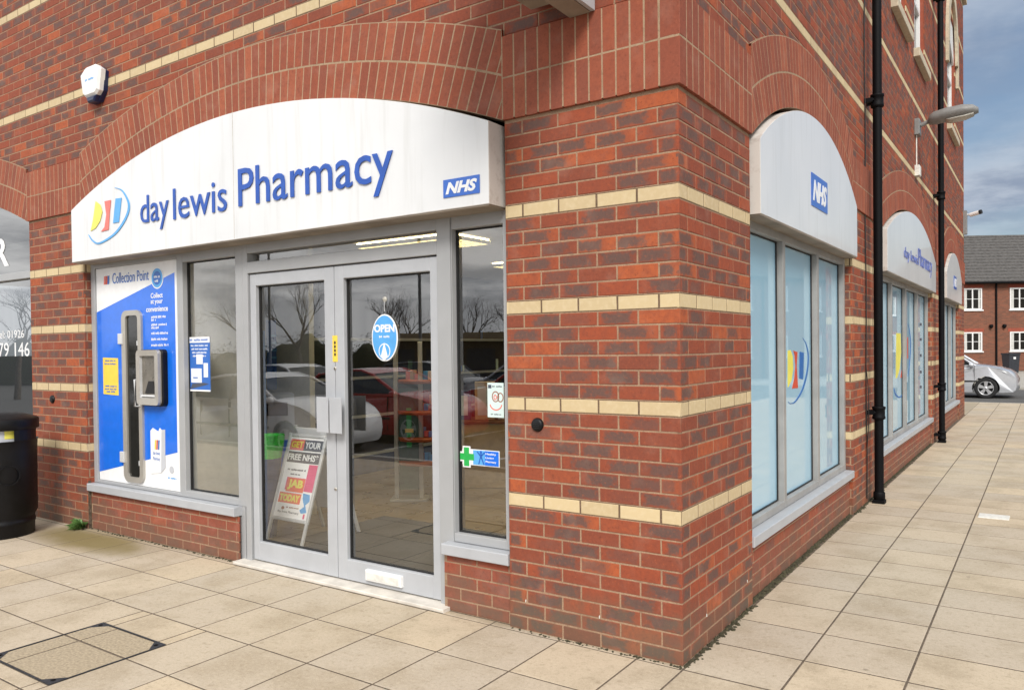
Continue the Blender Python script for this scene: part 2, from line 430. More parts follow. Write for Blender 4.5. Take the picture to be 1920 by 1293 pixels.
def clip(P, a, b, c):        # keep a*u+b*v <= c
    out = []
    for i in range(len(P)):
        p, q = P[i], P[(i+1) % len(P)]; dp, dq = a*p[0]+b*p[1]-c, a*q[0]+b*q[1]-c
        if dp <= 0: out.append(p)
        if dp*dq < 0: t = dp/(dp-dq); out.append((p[0]+(q[0]-p[0])*t, p[1]+(q[1]-p[1])*t))
    return out
def cornerrnd(k): r = random.Random(900+k); return (r.random(), r.random(), r.random(), 1)
def row(B, F, u0, u1, z0, off, buff, corner=None, key=None, skip=None, mat='brick_multi', h=.065):
    """one course between u0 and u1; joints fall at off + n*.225"""
    n0 = math.floor((u0-off)/.225)-1; u = off+n0*.225
    while u < u1:
        a, b = max(u, u0), min(u+.2162, u1)
        if b-a > .02:
            P = [(a, z0+.0042), (b, z0+.0042), (b, z0+.0058+h), (a, z0+.0058+h)]
            if not (skip and skip(a, b, z0, z0+.075)):
                rn = key if (key and corner is not None and (abs(a-corner) < 1e-4 or abs(b-corner) < 1e-4)) else None
                B.brick(F, P, 'brick_buff' if buff else mat, rn)
        u += .225
    if buff: B.sheet(F, [(u0, z0+.001), (u1, z0+.001), (u1, z0+.074), (u0, z0+.074)], MORT+.0008, 'mortar_dark')
def pier(B, F, u0, u1, off_even, off_odd, corner=None, k1=37, z00=0.0):
    for k in range(0, k1):
        row(B, F, u0, u1, z00+.075*k, off_even if k % 2 == 0 else off_odd, k in (9, 16, 23, 30), corner, cornerrnd(k) if corner is not None else None)
    B.sheet(F, [(u0, 0), (u1, 0), (u1, 2.79), (u0, 2.79)], MORT, 'mortar')
class Arch:
    def __init__(s, a, b, rise=.435, zs=2.79):
        s.a, s.b, s.c, s.h = a, b, (a+b)/2, (b-a)/2
        s.R = (s.h**2+rise**2)/(2*rise); s.zc = zs+rise-s.R; s.zs = zs
    def top(s, u, r=0.0):
        d = (s.R+r)**2-(u-s.c)**2; return s.zc+sqrt(max(d, 0))
def ring(B, F, A):
    th = math.asin(min(1, A.h/(A.R)))*1.12
    for j, (r0, r1) in enumerate(((.002, .222), (.234, .454))):
        rm = A.R+(r0+r1)/2; n = int(2*th*rm/.0755)
        for i in range(-n//2-2, n//2+3):
            t = i*.0755/rm; w = .0665/2/rm
            P = [(A.c+(A.R+r)*sin(tt), A.zc+(A.R+r)*cos(tt)) for r, tt in ((r0, t-w), (r0, t+w), (r1, t+w), (r1, t-w))]
            P = clip(P, 1, 0, A.b-.004); 
            if len(P) >= 3: P = clip(P, -1, 0, -A.a-.004)
            if len(P) >= 3: B.brick(F, P, 'brick_soldier', None, .018, .03, .0012)
    # joint backing and underside of the ring
    N = 60
    for i in range(N):
        ua, ub = A.a+(A.b-A.a)*i/N, A.a+(A.b-A.a)*(i+1)/N
        B.sheet(F, [(ua, A.top(ua, .0)), (ub, A.top(ub, .0)), (ub, A.top(ub, .46)), (ua, A.top(ua, .46))], .0170, 'mortar_light')
        q = [F(ua, A.top(ua), .0125), F(ub, A.top(ub), .0125), F(ub, A.top(ub), -.15), F(ua, A.top(ua), -.15)]
        B.raw(q, [(0,1,2,3)], [(0,0)]*4, 'mortar', (.5,.5,.5,1))
        q = [F(ua, A.top(ua, .46), .0125), F(ub, A.top(ub, .46), .0125), F(ub, A.top(ub, .46), -.02), F(ua, A.top(ua, .46), -.02)]
        B.raw(q, [(3,2,1,0)], [(0,0)]*4, 'mortar', (.5,.5,.5,1))
def soldiers(B, F, u0, u1, quoin=None):
    """two upright courses over a pier"""
    a, b = u0, u1
    if quoin == 'hi': b = u1-.088
    if quoin == 'lo': a = u0+.072
    n = max(1, round((b-a)/.0755)); w = (b-a)/n
    for z in (2.79, 3.022):
        for i in range(n):
            B.brick(F, [(a+i*w+.0045, z), (a+(i+1)*w-.0045, z), (a+(i+1)*w-.0045, z+.223), (a+i*w+.0045, z+.223)], 'brick_soldier', None, .018, .03, .0012)
        if quoin == 'hi': B.brick(F, [(b+.005, z), (u1+.0175, z), (u1+.0175, z+.222), (b+.005, z+.222)], 'brick_soldier', (.1,.9,.2,1), .018, .03, .002)
        if quoin == 'lo': B.brick(F, [(u0-.0175, z), (a-.005, z), (a-.005, z+.222), (u0-.0175, z+.222)], 'brick_soldier', (.1,.9,.2,1), .018, .03, .002)
    e0 = u0-(.0165 if quoin == 'lo' else 0); e1 = u1+(.0165 if quoin == 'hi' else 0)
    B.sheet(F, [(e0, 2.795), (e1, 2.795), (e1, 3.242), (e0, 3.242)], .0170, 'mortar_light')
    for z, d in ((2.795, 1), (3.242, -1)):
        q = [F(e0, z, .0125), F(e1, z, .0125), F(e1, z, -.03), F(e0, z, -.03)]
        B.raw(q, [(0,1,2,3) if d > 0 else (3,2,1,0)], [(0,0)]*4, 'mortar', (.5,.5,.5,1))
ZTOP = 8.75
def upper(B, F, u0, u1, arches, holes, corner=None, flip=False):
    for j in range(-7, 66):
        z0 = 3.775+.075*j
        if z0 > ZTOP-.07: break
        bf = j % 13 == 0
        odd = (j+1) % 2
        if corner is not None: off = (corner-.215 if odd else corner-.1025) if not flip else (corner if not odd else corner+.1125-.225)
        else: off = 0 if odd else .1125
        def skip(a, b, z, z1):
            for A in arches:
                if all(A.a-.3 < u < A.b+.3 and zz < A.top(u, .40) and A.a < (a+b)/2 < A.b for u in (a, b) for zz in (z, z1)): return True
            return False
        segs = [(u0, u1)]
        for h0, h1, v0, v1 in holes:
            if z0+.04 > v0 and z0+.04 < v1:
                ns = []
                for a, b in segs:
                    if h1 <= a or h0 >= b: ns.append((a, b)); continue
                    if h0 > a: ns.append((a, h0))
                    if h1 < b: ns.append((h1, b))
                segs = ns
        for a, b in segs: row(B, F, a, b, z0, off, bf, corner, cornerrnd(100+j) if corner is not None else None, skip)
    # mortar behind, in columns that stop at the arches and around openings
    xs = sorted(set([u0, u1] + [h for H in holes for h in H[:2]] + [A.a for A in arches]+[A.b for A in arches]))
    for a, b in zip(xs, xs[1:]):
        mid = (a+b)/2; arc = [A for A in arches if A.a < mid < A.b]
        n = 24 if arc else 1
        for i in range(n):
            ua, ub = a+(b-a)*i/n, a+(b-a)*(i+1)/n
            lo = (lambda u: arc[0].top(u, .40)) if arc else (lambda u: 3.2)
            hs = sorted([H for H in holes if H[0] <= mid <= H[1]], key=lambda H: H[2])
            za, zb = lo(ua), lo(ub)
            for H in hs:
                B.sheet(F, [(ua, za), (ub, zb), (ub, H[2]), (ua, H[2])], MORT, 'mortar'); za = zb = H[3]
            B.sheet(F, [(ua, za), (ub, zb), (ub, ZTOP), (ua, ZTOP)], MORT, 'mortar')
def reveal(B, F, w=.13):
    for k in range(0, 37): row(B, F, 0, w, .075*k, 0 if k % 2 else -.1125, k in (9,16,23,30))
    B.sheet(F, [(0, 0), (w, 0), (w, 2.79), (0, 2.79)], MORT, 'mortar')
F0, S0 = FRONT(), SIDE()
bld = thing('brick_building', 'red brick shop building with cream brick bands and brick arches over its shopfronts', 'building', (0, 0, 0))
# --- front facade
XP0, XL2, XL1, XN = -1.009, -5.508, -6.488, -10.99
aF = Arch(XL2, XP0); aN = Arch(XN, XL1)
B = BK()
pier(B, F0, XP0, 0, -.215, -.1025, 0.0)
pier(B, F0, XL1, XL2, XL2-.215, XL2-.1025)
pier(B, F0, XN-1.0, XN, XN-.215, XN-.1025)
upper(B, F0, XN-1.0, 0, [aF, aN], [], 0.0)
reveal(B, Fr((XL2, .13, 0), (0, -1, 0), (0,0,1), (1,0,0)))
reveal(B, Fr((XN, .13, 0), (0, -1, 0), (0,0,1), (1,0,0)))
reveal(B, Fr((XP0, 0, 0), (0, 1, 0), (0,0,1), (-1,0,0)))
reveal(B, Fr((XL1, 0, 0), (0, 1, 0), (0,0,1), (-1,0,0)))
part('brick_wall', B, bld)
for q in ((XP0, 0, 'hi'), (XL1, XL2), (XN-1, XN)):
    B = BK(); soldiers(B, F0, *q); part('soldier_course', B, bld)
for A in (aF, aN):
    B = BK(); ring(B, F0, A); part('brick_arch', B, bld)
# --- side facade
Y1, Y2, Y3, Y4, Y5, Y6, YE = 1.087, 4.03, 5.56, 10.08, 11.62, 14.55, 15.75
sa = [Arch(Y1, Y2), Arch(Y3, Y4), Arch(Y5, Y6)]
holes = [(6.35, 7.45, 5.47, 7.15), (8.20, 9.25, 5.47, 7.15), (12.45, 13.85, 5.47, 7.6)]
B = BK()
pier(B, S0, 0, Y1, 0-.1125, 0, 0.0)
for a, b in ((Y2, Y3), (Y4, Y5), (Y6, YE)): pier(B, S0, a, b, a, a+.1125)
upper(B, S0, 0, YE, sa, holes, 0.0, True)
for y in (Y2, Y4, Y6): reveal(B, Fr((-.13, y, 0), (1, 0, 0), (0,0,1), (0,-1,0)))
for y in (Y1, Y3, Y5): reveal(B, Fr((0, y, 0), (-1, 0, 0), (0,0,1), (0,1,0)))
E_ = Fr((0, YE, 0), (-1, 0, 0))
for k in range(0, 116): row(B, E_, 0, 1.6, .075*k, 0 if k % 2 else -.1125, k in (9,16,23,30,50,63,76,89,102))
B.sheet(E_, [(0, 0), (11.99, 0), (11.99, ZTOP), (0, ZTOP)], MORT, 'mortar')
part('brick_wall', B, bld)
for q in ((0, Y1, 'lo'), (Y2, Y3), (Y4, Y5), (Y6, YE)):
    B = BK(); soldiers(B, S0, *q); part('soldier_course', B, bld)
for A in sa:
    B = BK(); ring(B, S0, A); part('brick_arch', B, bld)
# --- low walls under the windows (set back 30 mm)
def lowwall(F, u0, u1, z1=.335):
    B = BK()
    for k in range(0, 5):
        z = .012+.072*k-.012; h = min(.062, z1-z-.012)
        if h > .02: row(B, F, u0, u1, z, u0-.1 if k % 2 else u0+.02, False, mat='brick_multi' if RB.random() < .0 else 'brick_soft', h=h)
    B.sheet(F, [(u0, 0), (u1, 0), (u1, z1), (u0, z1)], MORT, 'mortar'); part('low_wall', B, bld)
brickmat('brick_soft', [(.31,.075,.04),(.25,.07,.045),(.35,.09,.045),(.25,.06,.035)], [(.13,.075,.06),(.2,.10,.08)], .55)
lowwall(FRONT(.03), XL2, -3.44); lowwall(FRONT(.03), -1.50, XP0); lowwall(FRONT(.03), XN, XL1)
for a, b in ((Y1, Y2), (Y3, Y4), (Y5, Y6)): lowwall(SIDE(-.03), a, b)
# --- inner walls, ceiling, floor, roof
mb = MB(); W = WORLD
mb.box(W, -.98, -.14, .14, .36, 0, 2.9, 'plaster'); mb.box(W, -6.46, -5.62, .14, .36, 0, 2.9, 'plaster')
mb.box(W, XN-1, XN-.03, .14, .36, 0, 2.9, 'plaster')
for a, b in ((.36, Y1-.02), (Y2+.02, Y3-.02), (Y4+.02, Y5-.02), (Y6+.02, YE-.1)): mb.box(W, -.36, -.14, a, b, 0, 2.9, 'plaster')
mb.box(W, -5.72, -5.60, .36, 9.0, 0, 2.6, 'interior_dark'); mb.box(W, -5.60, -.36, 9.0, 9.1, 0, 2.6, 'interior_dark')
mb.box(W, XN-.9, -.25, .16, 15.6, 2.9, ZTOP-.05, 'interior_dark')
part('inner_wall', mb, bld)
mb = MB(); mb.box(W, -11.8, -.16, .16, 15.6, 2.60, 2.66, 'plaster'); part('ceiling', mb, bld)
mb = MB()
for i in range(30):
    for j in range(30):
        if -11.8+.4*i > -.7: continue
        mb.box(W, -11.8+.4*i, -11.8+.4*i+.396, .12+.4*j, .12+.4*j+.396, -.02, .006, 'floor_tile')
mb.box(W, -11.9, -.1, .07, 15.6, -.05, .0, 'interior_dark')
part('tiled_floor', mb, bld)
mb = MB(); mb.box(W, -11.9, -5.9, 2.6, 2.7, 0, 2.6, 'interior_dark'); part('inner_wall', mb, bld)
mb = MB(); mb.box(W, XN-1.08, .07, -.07, YE+.07, ZTOP, ZTOP+.12, 'stone_sill'); mb.prism(Fr((XN-1.0, 0, 0), (0,1,0), (0,0,1), (1,0,0)), [(0.1, ZTOP+.12), (YE-.1, ZTOP+.12), (YE/2, ZTOP+3.0)], .1, 11.8, 'roof_tile'); part('roof', mb, bld)
# --- shopfront frames
def members(mb, F, vert, horiz, n0, n1, mat, bev=.003):
    for u0, u1, v0, v1 in vert+horiz: mb.box(F, u0, u1, v0, v1, n0, n1, mat, bev)
def pane(parent, F, u0, u1, v0, v1, n, mat='glass', film=False):
    g = MB()
    if film: g.box(F, u0, u1, v0, v1, n-.006, n, 'frosted_film')
    else: g.add([F(u0, v0, n), F(u1, v0, n), F(u1, v1, n), F(u0, v1, n)], [(0,1,2,3)], mat)
    # black gasket
    t = .009
    for a, b, c, d in ((u0, u0+t, v0, v1), (u1-t, u1, v0, v1), (u0+t, u1-t, v0, v0+t), (u0+t, u1-t, v1-t, v1)): g.box(F, a, b, c, d, n-.012, n+.010, 'gasket')
    return part('glass', g, parent)
NF, NB, NG = -.06, -.135, -.112
mb = MB(); zt, zb = 2.245, .455
members(mb, F0, [(XL2, -5.447, .405, 2.36), (-4.213, -4.135, .405, 2.36), (-3.475, -3.39, .405, 2.36)], [(-5.447, -4.213, zt+.035, 2.36), (-5.447, -4.213, .405, .43), (-4.135, -3.475, zt, 2.36), (-4.135, -3.475, .405, zb)], NB, NF, 'alu_grey')
wf = part('shop_window', mb, bld, label='shop window beside the glass doors, locker panel in its left bay')
pane(wf, F0, -4.135, -3.475, zb, zt, NG)
mb = MB(); mb.box(F0, XL2+.004, -3.44, .338, .402, -.13, .012, 'alu_pale', .004); mb.box(F0, -3.478, -3.40, 0, .404, NB, NF-.002, 'alu_grey'); part('sill', mb, wf)
mb = MB()
members(mb, F0, [(-3.385, -3.33, 0, 2.36), (-1.552, -1.448, .0, 2.36)], [(-3.33, -1.552, 2.25, 2.36), (-3.33, -1.552, 2.105, 2.187)], NB, NF+.004, 'alu_grey')
df = part('door_frame', mb, bld)
mb = MB(); mb.add([F0(-3.33, 2.187, NG), F0(-1.552, 2.187, NG), F0(-1.552, 2.25, NG), F0(-3.33, 2.25, NG)], [(0,1,2,3)], 'glass'); mb.box(F0, -3.33, -1.552, 2.187, 2.193, NG-.01, NG+.01, 'gasket'); part('transom_glass', mb, df)
mb = MB(); mb.box(F0, -3.43, -1.46, 0.0, .022, -.15, .035, 'threshold', .004); part('threshold', mb, df)
def leaf(u0, u1, wl, wr, hinge):
    m = MB(); n0, n1 = -.125, -.072
    members(m, F0, [(u0, u0+wl, .03, 2.098), (u1-wr, u1, .03, 2.098)], [(u0+wl, u1-wr, .03, .165), (u0+wl, u1-wr, 2.012, 2.098)], n0, n1, 'alu_pale', .004)
    m.box(F0, u0+wl if hinge else u1-wr-.0, (u0+wl if hinge else u1-wr)+.001, .2, .201, n0, n1, 'alu_pale')
    L = part('door_leaf', m, bld); pane(L, F0, u0+wl, u1-wr, .165, 2.012, NG); return L
LL = leaf(-3.322, -2.452, .062, .092, True); RL = leaf(-2.446, -1.558, .085, .062, False)
def handle(L, uc, sgn):
    m = MB()
    m.box(F0, uc-.055, uc+.055, 1.0, 1.235, -.006, .000, 'alu_pale', .002)
    m.box(F0, uc+sgn*.036-.012, uc+sgn*.036+.012, 1.02, 1.215, -.072, -.006, 'steel_light', .002)
    part('handle', m, L)
u, z = FP(602, 800, 0); handle(LL, u+.012, 1); u2, z = FP(629, 801, 0); handle(RL, u2, -1)
m = MB()
for px, py in ((628, 690), (629, 916)):
    u, v = FP(px, py, .07); m.lathe((0,0,0), [(0, .004), (.011, .004), (.013, 0)], 'steel', 14, axis=Fr(F0(u, v, -.071), (1,0,0), (0,0,1), (0,-1,0))); m.box(F0, u-.003, u+.003, v-.008, v+.003, -.067, -.0655, 'gasket'); part('lock', m, RL); m = MB()
m = MB(); (a, c), (b, d) = FP(687, 1066, .06), FP(754, 1100, .06); 
m.box(F0, a, b, .062, .132, -.072, -.045, 'upvc', .006); m.box(F0, a+.015, b-.015, .075, .119, -.045, -.041, 'cover_white', .002); part('letter_plate', m, RL)
# closer / joint line between leaves
m = MB(); m.box(F0, -2.4515, -2.4465, .03, 2.098, -.12, -.09, 'gasket'); part('door_seal', m, LL)
# narrow window
mb = MB()
members(mb, F0, [(-1.446, -1.44, .405, 2.36), (-1.072, XP0, .405, 2.36)], [(-1.44, -1.072, 2.243, 2.36), (-1.44, -1.072, .405, .455)], NB, NF, 'alu_grey')
nw = part('shop_window', mb, bld, label='narrow shop window between the doors and the corner brick pier')
pane(nw, F0, -1.44, -1.072, .455, 2.243, NG)
mb = MB(); mb.box(F0, -1.49, XP0-.004, .338, .402, -.13, .012, 'alu_pale', .004); part('sill', mb, nw)
# neighbouring shop window
mb = MB()
members(mb, F0, [(XL1-.05, XL1, .405, 3.3), (-8.80, -8.72, .405, 3.2), (XN, XN+.05, .405, 3.3)], [(-8.72, XL1-.05, 2.275, 2.345), (-8.72, XL1-.05, .405, .455), (XN+.05, -8.8, 2.275, 2.345), (XN+.05, -8.8, .405, .455)], NB, NF, 'alu_grey')
nb = part('shop_window', mb, bld, label='neighbouring dark shop window with white lettering, behind the litter bin')
g = MB(); N = 30
for i in range(N):
    ua, ub = XN+(XL1-XN)*i/N, XN+(XL1-XN)*(i+1)/N
    g.add([F0(ua, 2.345, NG), F0(ub, 2.345, NG), F0(ub, aN.top(ub), NG), F0(ua, aN.top(ua), NG)], [(0,1,2,3)], 'glass_dark')
g.add([F0(XN, .455, NG), F0(XL1-.05, .455, NG), F0(XL1-.05, 2.275, NG), F0(XN, 2.275, NG)], [(0,1,2,3)], 'glass_dark')
for i in range(N):
    ua, ub = XN+(XL1-XN)*i/N, XN+(XL1-XN)*(i+1)/N
    g.add([F0(ua, aN.top(ua)-.03, NG+.03), F0(ub, aN.top(ub)-.03, NG+.03), F0(ub, aN.top(ub), NG+.03), F0(ua, aN.top(ua), NG+.03)], [(0,1,2,3)], 'alu_grey')
part('glass', g, nb)
mb = MB(); mb.box(F0, XN, XL1-.004, .338, .402, -.13, .012, 'alu_pale', .004); part('sill', mb, nb)
mb = MB()
r0 = FP(0, 447, .11); r1 = FP(17, 500, .11)
text(mb, F0, 'R', r0[0]-.13, r1[0], r1[1]+.01, r0[1], NG+.002, 'white_vinyl', .003, .02)
part('window_lettering', mb, nb); mb = MB()
a = FP(45, 618, .11); b = FP(9, 634, .11)
text(mb, F0, 'Tel: 01926', a[0]-.62, a[0], b[1], a[1], NG+.002, 'white_vinyl', .001)
part('window_lettering', mb, nb); mb = MB()
a = FP(55, 641, .11); b = FP(20, 668, .11)
text(mb, F0, '79 146', a[0]-.66, a[0]-.0, b[1], a[1], NG+.002, 'white_vinyl', .001)
part('window_lettering', mb, nb)
# side windows
def sidewin(a, b, n, label):
    mb = MB(); w = (b-a)/n; V = [(a, a+.06, .405, 2.36)]+[(a+w*i-.06, a+w*i, .405, 2.36) for i in range(1, n+1)]
    H = []
    for i in range(n):
        u0 = V[i][1]; u1 = V[i+1][0]; H += [(u0, u1, 2.262, 2.36), (u0, u1, .405, .455)]
    members(mb, S0, V, H, NB, NF, 'alu_side')
    o = part('shop_window', mb, bld, label=label)
    for i in range(n): pane(o, S0, V[i][1], V[i+1][0], .455, 2.262, NG, film=True)
    mb = MB(); mb.box(S0, a+.004, b-.004, .338, .402, -.13, .014, 'alu_pale', .004); part('sill', mb, o)
    return V
sidewin(Y1, Y2, 3, 'three-pane frosted window next to the corner pier'); sidewin(Y3, Y4, 4, 'four-pane frosted window behind the near downpipe'); sidewin(Y5, Y6, 3, 'farthest frosted window on the side wall')
# upper windows
def sash(a, b, v0, v1, arch=False):
    mb = MB(); n0, n1 = -.12, -.055
    mb.box(S0, a, b, v0, v1, -.22, -.21, 'interior_dark')
    for q in ((a, a+.06, v0, v1), (b-.06, b, v0, v1), (a+.06, b-.06, v0, v0+.07), (a+.06, b-.06, v1-.06, v1), (a+.06, b-.06, (v0+v1)/2-.03, (v0+v1)/2+.03)): mb.box(S0, *q, n0, n1, 'upvc', .004)
    c = (a+b)/2; mb.box(S0, c-.02, c+.02, v0+.07, (v0+v1)/2-.03, n0+.01, n1-.01, 'upvc'); mb.box(S0, c-.02, c+.02, (v0+v1)/2+.03, v1-.06, n0+.01, n1-.01, 'upvc')
    # reveals
    mb.box(S0, a-.02, a-.001, v0, v1, -.21, -.008, 'brick_soft'); mb.box(S0, b+.001, b+.02, v0, v1, -.21, -.008, 'brick_soft'); mb.box(S0, a, b, v1-.001, v1+.02, -.21, -.009, 'brick_soft')
    o = part('sash_window', mb, bld)
    g = MB(); g.add([S0(a+.05, v0+.05, -.10), S0(b-.05, v0+.05, -.10), S0(b-.05, v1-.05, -.10), S0(a+.05, v1-.05, -.10)], [(0,1,2,3)], 'dark_glass'); part('glass', g, o)
    s = MB(); s.box(S0, a-.08, b+.10, v0-.11, v0-.002, -.12, .075, 'stone_sill', .006); part('sill', s, o)
    return o
sash(6.35, 7.45, 5.47, 7.15); sash(8.20, 9.25, 5.47, 7.15)
w3 = sash(12.45, 13.85, 5.47, 7.6)
s = MB(); A3 = [(13.15+1.0*cos(t), 6.9+1.25*sin(t)) for t in [pi*i/14 for i in range(15)]]; A4 = [(13.15+.72*cos(t), 6.9+1.0*sin(t)) for t in [pi*i/14 for i in range(15)]]
for i in range(14): s.prism(S0, [A3[i], A3[i+1], A4[i+1], A4[i]], .002, .05, 'stone_sill')
s.box(S0, 14.0, 14.15, 6.5, 6.9, .002, .05, 'stone_sill'); s.box(S0, 12.15, 12.3, 6.5, 6.9, .002, .05, 'stone_sill')
for i in range(14): s.prism(S0, [A4[i], A4[i+1], (13.15, 7.2)], -.05, -.02, 'upvc')
part('stone_surround', s, w3)
mv = MB()
mv.box(S0, 5.045, 5.057, 0, 2.78, -.002, .0015, 'joint_dirt'); part('movement_joint', mv, bld); mv = MB(); mv.box(F0, XL2-.006, XL2+.002, 0, .42, -.03, -.003, 'joint_dirt'); part('movement_joint', mv, bld)
# ---------------------------------------------------------------- paving
def paving():
    B = BK(); R = random.Random(3)
    ysB = [-.035-.46*i for i in range(0, 10)]; ysF = [.39+.42*i for i in range(-1, 48)]
    def slabq(x0, x1, y0, y1):
        j = .0044; a = (R.random(), R.random(), R.random(), 1)
        z = R.uniform(-.0003, .0003)
        n0 = len(B.v); g = .0030
        P = [(x0+j, y0+j), (x1-j, y0+j), (x1-j, y1-j), (x0+j, y1-j)]; I = inset(P, g)
        dz = [R.uniform(-.0003, .0003) for _ in range(4)]
        vs = [(u, v, z+dz[i]) for i, (u, v) in enumerate(I)]+[(u, v, z-.0016) for u, v in P]+[(u, v, -.03) for u, v in P]
        fs = [(0,1,2,3)]+[(4+i, 4+(i+1)%4, (i+1)%4, i) for i in range(4)]+[(8+i, 8+(i+1)%4, 4+(i+1)%4, 4+i) for i in range(4)]
        B.raw(vs, fs, [(0,0)]*12, 'paving_slab', a)
    xs = [-.23-.448*i for i in range(0, 34)]
    MX0, MX1, MYa, MYb = -3.012, -2.388, -1.785, -1.197
    def put(x0, x1, y0, y1):
        # leave out the recessed cover
        if x1 > MX0 and x0 < MX1 and y1 > MYa and y0 < MYb:
            for a, b, c, d in ((x0, min(x1, MX0), y0, y1), (max(x0, MX1), x1, y0, y1), (max(x0, MX0), min(x1, MX1), max(y0, MYb), y1), (max(x0, MX0), min(x1, MX1), y0, min(y1, MYa))):
                if b-a > .02 and d-c > .02: slabq(a, b, c, d)
        else: slabq(x0, x1, y0, y1)
    for y1, y0 in zip(ysB, ysB[1:]):
        put(-.23, .012, y0, y1)
        for x1, x0 in zip(xs, xs[1:]): put(x0, x1, y0, y1)
    for x1, x0 in zip([.012]+xs, xs): slabq(x0, x1, -.035, .029)
    xr = [.012, .465, .92]+[.92+.452*i for i in range(1, 10)]
    rows = sorted(ysB+[-.03]+ysF)
    rows = sorted([-.03-.46*i for i in range(0, 10)]+ysF)
    rows = [r for i, r in enumerate(rows) if i == 0 or r-rows[i-1] > .1]
    for i, (x0, x1) in enumerate(zip(xr, xr[1:])):
        for y0, y1 in zip(rows, rows[1:]): slabq(x0, x1, y0+.0015, y1-.0015)
    for y0, y1 in zip(rows, rows[1:]):
        if y0 > 15.6:
            for k in range(14): slabq(.012-.45*(k+1), .012-.45*k, y0, y1)
    B.sheet(WORLD, [(-15.5, -4.4), (4.8, -4.4), (4.8, 20.1), (-15.5, 20.1)], -.0013, 'joint_dirt')
    o = link('pavement', B); tag(o, kind='structure')
    XE, YS = xr[-1], -.03-.46*9
    k = MB(); 
    k.box(WORLD, -16, XE+.02, -4.56, -4.44, -.35, .0, 'concrete', .01); k.box(WORLD, XE+.02, XE+.14, -4.44, 20.1, -.35, .0, 'concrete', .01)
    k.box(WORLD, -6.4, XE+.14, 20.1, 20.24, -.15, .0, 'concrete', .01)
    tag(link('kerb', k), kind='structure')
paving()
g = MB(); g.box(WORLD, -900, 900, -900, 900, -.6, -.32, 'asphalt'); tag(link('ground', g), kind='structure')
g = MB(); g.box(WORLD, -40, 40, 20.24, 29, -.33, -.10, 'asphalt'); tag(link('road', g), kind='structure')
g = MB()
for i in range(9): g.box(WORLD, -14+2.6*i, -13.9+2.6*i, -10.9, -6.9, -.322, -.316, 'white_vinyl')
tag(link('parking_markings', g), kind='structure')
def greek(mb, F, u0, u1, v0, v1, n, mat, seed=1):
    """print too small to read: a row of word-length strokes"""
    R = random.Random(seed); u = u0; h = v1-v0
    while u < u1-.004:
        w = min(R.uniform(1.6, 4.6)*h, u1-u)
        k = u
        while k < u+w-.2*h: mb.rect(F, k, v0+h*(.12 if R.random() < .7 else 0), k+h*.42, v1-h*(.2 if R.random() < .6 else 0), n, mat, .0005); k += h*.62
        u += w+h*.7
# ---------------------------------------------------------------- fascia signs
def sign_outline(a, b, v0, zs, peak, n=48):
    A = Arch(a, b, peak-zs, zs)
    return [(a, v0), (b, v0)]+[(b-(b-a)*i/n, A.top(b-(b-a)*i/n)) for i in range(n+1)]
def emblem(mb, F, u0, u1, v0, v1, n, cols=('yellow','coral','logo_sky'), arc='logo_sky', clipu=None):
    """D, I and bar inside an open swoosh; u0..u1, v0..v1 is the whole mark"""
    w, h = u1-u0, v1-v0
    def q(x, y): return (u0+x*w, v0+y*h)
    D = [q(.14,.30), q(.22,.78)]+[q(.22+.145*sin(t), .54+.24*cos(t)) for t in [pi*i/8 for i in range(1, 8)]]+[q(.20,.31)]
    D = [q(.15,.28), q(.245,.76), q(.33,.73), q(.37,.64), q(.37,.54), q(.33,.43), q(.26,.34), q(.19,.285)]
    I = [q(.35,.27), q(.44,.32), q(.49,.50), q(.475,.70), q(.44,.78), q(.60,.80), q(.585,.72), q(.565,.50), q(.555,.34), q(.575,.28)]
    Bq = [q(.66,.42), q(.80,.44), q(.855,.83), q(.71,.82)]
    for P, c in ((D, cols[0]), (I, cols[1]), (Bq, cols[2])): mb.plate(F, P, n, c, .004)
    # swoosh: stroke thick at lower right, thin at both ends
    N = 30
    for i in range(N):
        def pt(j, s):
            t = radians(62-(62+205)*j/N); th = .012+.045*sin(pi*j/N)
            return q(.50+(.50-s*th)*cos(t), .50+(.50-s*th)*sin(t))
        mb.plate(F, [pt(i,0), pt(i+1,0), pt(i+1,1), pt(i,1)], n, arc, .004)
def badge(mb, F, u0, u1, v0, v1, n):
    mb.rect(F, u0, v0, u1, v1, n, 'nhs_blue', .004)
    w, h = u1-u0, v1-v0
    text(mb, F, 'NHS', u0+.07*w, u1-.06*w, v0+.17*h, v1-.17*h, n+.0042, 'white_vinyl', .0015, .045, .28)
DF = .12
Fs = FRONT(-DF)
s1 = thing('fascia_sign', 'large white arched shop sign with blue lettering and a blue badge above the glass doors', 'shop sign', (-3.24, 0, 2.32))
m = MB(); P = sign_outline(-5.462, -1.030, 2.322, 2.768, 3.205)
m.prism(F0, P, -.06, DF, 'sign_return', .003, capmat='sign_white'); 
m.box(F0, -5.455, -1.037, 2.314, 2.3215, -.06, DF-.004, 'soffit')
part('sign_panel', m, s1)
m = MB(); m.box(F0, -3.2315, -3.2270, 2.33, 3.203, DF, DF+.0012, 'sign_return')
m.box(F0, -5.46, -1.032, 2.322, 2.326, DF, DF+.0012, 'sign_return'); part('panel_joint', m, s1)
m = MB(); text(m, F0, 'day', -4.385, -4.005, 2.478, 2.758, DF+.004, 'blue_letter', .006, -.002)
text(m, F0, 'lewis', -3.945, -3.300, 2.530, 2.762, DF+.004, 'blue_letter', .006, -.002); part('lettering', m, s1)
m = MB(); text(m, F0, 'Pharmacy', -3.168, -1.722, 2.457, 2.800, DF+.004, 'blue_letter', .006, .002); part('lettering', m, s1)
m = MB()
def femb(pts, mat, n=DF+.002, th=.004): m.plate(F0, [FP(x, y, -DF) for x, y in pts], n, mat, th)
